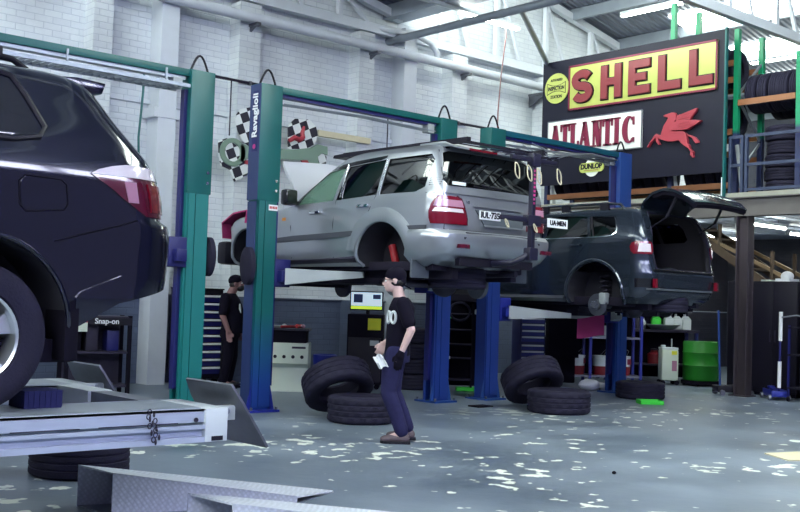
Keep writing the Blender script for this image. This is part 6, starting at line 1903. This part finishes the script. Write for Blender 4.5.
def mechanic_walking():
    t = thing('person', 'person in glasses, black cap and T-shirt walking left with a white rag', 'person', (6.93, 7.78, 0), math.radians(138.5))
    b = MB()
    hm = head(b, (.075, 0, 1.575), .04)
    limb(b, [(.0, 0, 1.36), (.02, 0, 1.42), (.05, 0, 1.53)], [.075, .058, .056])
    loft(b, [(.02, 0, .86, .09, .13), (.01, 0, 1.0, .09, .125), (0, 0, 1.15, .10, .14), (-.01, 0, 1.3, .10, .15), (-.005, 0, 1.38, .07, .10)])
    LS, LE, LW = (-.02, .19, 1.345), (-.105, .245, 1.10), (-.015, .235, .875)
    RS, RE, RW = (-.01, -.19, 1.345), (-.03, -.245, 1.09), (.145, -.19, .955)
    limb(b, [LS, LE, LW], [.055, .042, .029]); limb(b, [RS, RE, RW], [.055, .042, .029])
    LH, LK, LA = (.02, .085, .88), (.095, .095, .49), (-.045, .10, .09)
    RH, RK, RA = (.02, -.085, .88), (.045, -.09, .48), (-.10, -.10, .11)
    for h, k, a in ((LH, LK, LA), (RH, RK, RA)):
        limb(b, [h, k, a], [.085, .056, .04])
        limb(b, [a, (a[0] + .14, a[1], .045)], [.04, .03])
    hand(b, (-.012, .235, .868), (.22, -.02, -1), (.95, -.25, .2), .5)
    hand(b, (.15, -.19, .95), (.45, .1, -.9), (.9, .1, .45), .9)
    body = fuse('body', b, 'skin', t, .0085, 3)
    face_parts(hm, t)
    # dark work gloves on the left hand
    g_ = MB(); hand(g_, (-.012, .235, .868), (.22, -.02, -1), (.95, -.25, .2), .5, 1.06); limb(g_, [(-.018, .236, .885), (-.012, .235, .85)], [.034, .036])
    fuse('glove', g_, 'black_cloth', t, .008, 2)
    # T-shirt with short sleeves
    s_ = MB()
    loft(s_, [(.02, 0, .84, .128, .175), (.015, 0, .95, .122, .168), (.01, 0, 1.08, .125, .172), (-.005, 0, 1.22, .132, .185), (-.012, 0, 1.31, .128, .19), (-.008, 0, 1.37, .10, .15), (.0, 0, 1.412, .07, .08)], 26)
    for S_, E_ in ((LS, LE), (RS, RE)):
        e = Vector(S_).lerp(Vector(E_), .72)
        limb(s_, [Vector(S_) + Vector((0, 0, .005)), e], [.072, .068])
    sh = fuse('t_shirt', s_, 'tshirt', t, .011, 3)
    # white print on the chest and sleeve
    for th0, w_ in ((.5, .2), (.98, .2)):
        lp = []
        for i in range(20):
            a = 2 * PI * i / 20; th = th0 + w_ * math.cos(a)
            lp.append((-.006 + .136 * math.cos(th), .189 * math.sin(th), 1.215 + .055 * math.sin(a)))
        MB().tube(lp, .014, 6, closed=True).build('chest_print', 'white_paint', sh)
    MB().box(-.07, -.04, .272, .280, 1.19, 1.235).build('sleeve_print', 'white_paint', sh)
    # trousers, belt line, shoes
    p_ = MB()
    loft(p_, [(.02, 0, .78, .125, .16), (.02, 0, .86, .128, .165), (.02, 0, .93, .118, .158)], 24)
    for h, k, a in ((LH, LK, LA), (RH, RK, RA)):
        limb(p_, [h, Vector(h).lerp(Vector(k), .5) + Vector((.015, 0, 0)), k, Vector(k).lerp(Vector(a), .55) + Vector((-.012, 0, 0)), Vector(a) + Vector((0, 0, .03))], [.105, .095, .078, .072, .068])
    fuse('trousers', p_, 'denim', t, .011, 3)
    for a, y in ((LA, .1), (RA, -.1)):
        z0 = 0 if y > 0 else .015
        q = MB(); x0 = a[0]
        q.ball((x0 - .02, y, .055 + z0), .062, .046, .055, 16, 10).ball((x0 + .07, y, .05 + z0), .10, .048, .042, 18, 10).ball((x0 + .145, y, .043 + z0), .062, .05, .036, 16, 10)
        so = fuse('shoe', q, 'brown_shoe', t, .009, 2)
        MB().prism([(x0 - .09, y - .045), (x0 + .12, y - .055), (x0 + .19, y - .03), (x0 + .205, y), (x0 + .19, y + .03), (x0 + .12, y + .055), (x0 - .09, y + .045)], 'z', z0, .028 + z0).build('sole', 'black', so, bevel=.006)
    # cap worn back to front over short dark hair, glasses
    c_ = MB(); mm = hm
    c_.ball((-.02, 0, .045), .108, .088, .088, 22, 12, mm)
    c_.ball((-.06, 0, -.005), .062, .07, .07, 16, 10, mm)
    cap = fuse('cap', c_, 'black_cloth', t, .009, 2)
    MB().box(-.19, -.08, -.05, .05, .0, .012, mm @ Matrix.Rotation(-.5, 4, 'Y')).build('cap_brim', 'black_cloth', cap, bevel=.004)
    MB().ball((-.03, 0, -.02), .085, .082, .05, 16, 10, mm).build('hair', 'hair', t)
    gl = MB()
    for y in (.034, -.034):
        gl.tube([mm @ Vector((.102, y + .026 * math.cos(a), .0 + .018 * math.sin(a))) for a in [2 * PI * i / 16 for i in range(16)]], .0032, 6, closed=True)
    gl.tube([mm @ Vector(p) for p in ((.102, -.008, .003), (.106, 0, .005), (.102, .008, .003))], .003, 6)
    for y in (.06, -.06): gl.tube([mm @ Vector(p) for p in ((.102, y, .004), (.04, y * 1.32, .006), (-.02, y * 1.36, .0))], .003, 6)
    gl.build('glasses', 'black', t)
    return t
mechanic_walking()
o = MB().merge(sheet([[(-.01 + .022 * i - .006 * k, .025 * math.sin(i * 1.7 + k * .9), -.032 * k - .012 * math.cos(i * 1.9)) for i in range(5)] for k in range(5)], .006)).build('white_rag', 'white', smooth=True)
o.location = (6.66, 7.74, .86); o.rotation_euler = (0, .3, math.radians(138)); tag(o, 'crumpled white rag in the hand of the man in glasses', 'rag')

def mechanic_standing():
    t = thing('person', 'bearded person all in black, in a cap, standing between the green posts', 'person', (8.72, 13.62, 0), math.radians(-41.5))
    b = MB()
    hm = head(b, (.075, 0, 1.565), -.16, 1.02)
    limb(b, [(-.02, 0, 1.36), (.0, 0, 1.42), (.045, 0, 1.52)], [.085, .068, .064])
    loft(b, [(.02, 0, .86, .13, .17), (.04, 0, 1.0, .145, .175), (.03, 0, 1.15, .14, .18), (0, 0, 1.3, .125, .19), (-.01, 0, 1.38, .09, .13)])
    RS, RE, RW = (-.05, -.215, 1.345), (-.075, -.27, 1.08), (.02, -.26, .85)
    LS, LE, LW = (-.03, .215, 1.345), (.0, .27, 1.08), (.10, .24, .86)
    limb(b, [LS, LE, LW], [.06, .047, .034]); limb(b, [RS, RE, RW], [.06, .047, .034])
    LH, LK, LA = (.0, .095, .86), (.03, .11, .47), (-.02, .12, .09)
    RH, RK, RA = (.0, -.095, .86), (.0, -.11, .47), (-.06, -.12, .09)
    for h, k, a in ((LH, LK, LA), (RH, RK, RA)):
        limb(b, [h, k, a], [.095, .062, .043]); limb(b, [a, (a[0] + .15, a[1], .045)], [.042, .032])
    hand(b, RW, (.15, .0, -1), (.98, .1, .1), .5, 1.05); hand(b, LW, (.15, 0, -1), (.98, -.1, .1), .5, 1.05)
    fuse('body', b, 'skin_b', t, .009, 3)
    face_parts(hm, t)
    s_ = MB()
    loft(s_, [(.03, 0, .82, .165, .205), (.045, 0, .95, .175, .205), (.04, 0, 1.1, .168, .205), (.01, 0, 1.24, .155, .215), (-.01, 0, 1.32, .142, .215), (-.015, 0, 1.38, .105, .16), (-.01, 0, 1.415, .08, .09)], 26)
    for S_, E_ in ((LS, LE), (RS, RE)):
        limb(s_, [Vector(S_), Vector(S_).lerp(Vector(E_), .8)], [.08, .074])
    sh = fuse('t_shirt', s_, 'tshirt', t, .012, 3)
    MB().tube([(.15, -.125, 1.26), (.158, -.11, 1.2), (.165, -.12, 1.13), (.15, -.135, 1.19), (.15, -.125, 1.26)], .012, 6).build('chest_print', 'white_paint', sh)
    p_ = MB()
    loft(p_, [(.0, 0, .76, .15, .185), (.01, 0, .86, .155, .19), (.02, 0, .92, .15, .185)], 24)
    for h, k, a in ((LH, LK, LA), (RH, RK, RA)):
        limb(p_, [h, k, Vector(a) + Vector((0, 0, .03))], [.115, .085, .072])
    fuse('trousers', p_, 'black_cloth', t, .012, 3)
    for a in (LA, RA):
        q = MB(); x0, y = a[0], a[1]
        q.ball((x0 - .02, y, .055), .062, .048, .055, 16, 10).ball((x0 + .08, y, .05), .12, .05, .044, 18, 10)
        so = fuse('shoe', q, 'black', t, .01, 2)
        MB().prism([(x0 - .09, y - .045), (x0 + .14, y - .055), (x0 + .21, y), (x0 + .14, y + .055), (x0 - .09, y + .045)], 'z', 0, .026).build('sole', 'matt_black', so)
    c_ = MB(); c_.ball((-.015, 0, .05), .107, .09, .085, 22, 12, hm)
    cap = fuse('cap', c_, 'black_cloth', t, .009, 2)
    MB().prism([(.05, -.07), (.13, -.06), (.19, -.03), (.2, 0), (.19, .03), (.13, .06), (.05, .07)], 'z', .05, .062, hm).build('cap_brim', 'black_cloth', cap)
    bd_ = MB().ball((.045, 0, -.075), .062, .066, .05, 16, 10, hm)
    fuse('beard', bd_, 'hair', t, .009, 1)
    MB().ball((-.04, 0, -.01), .075, .082, .055, 16, 10, hm).build('hair', 'hair', t)
    return t
mechanic_standing()
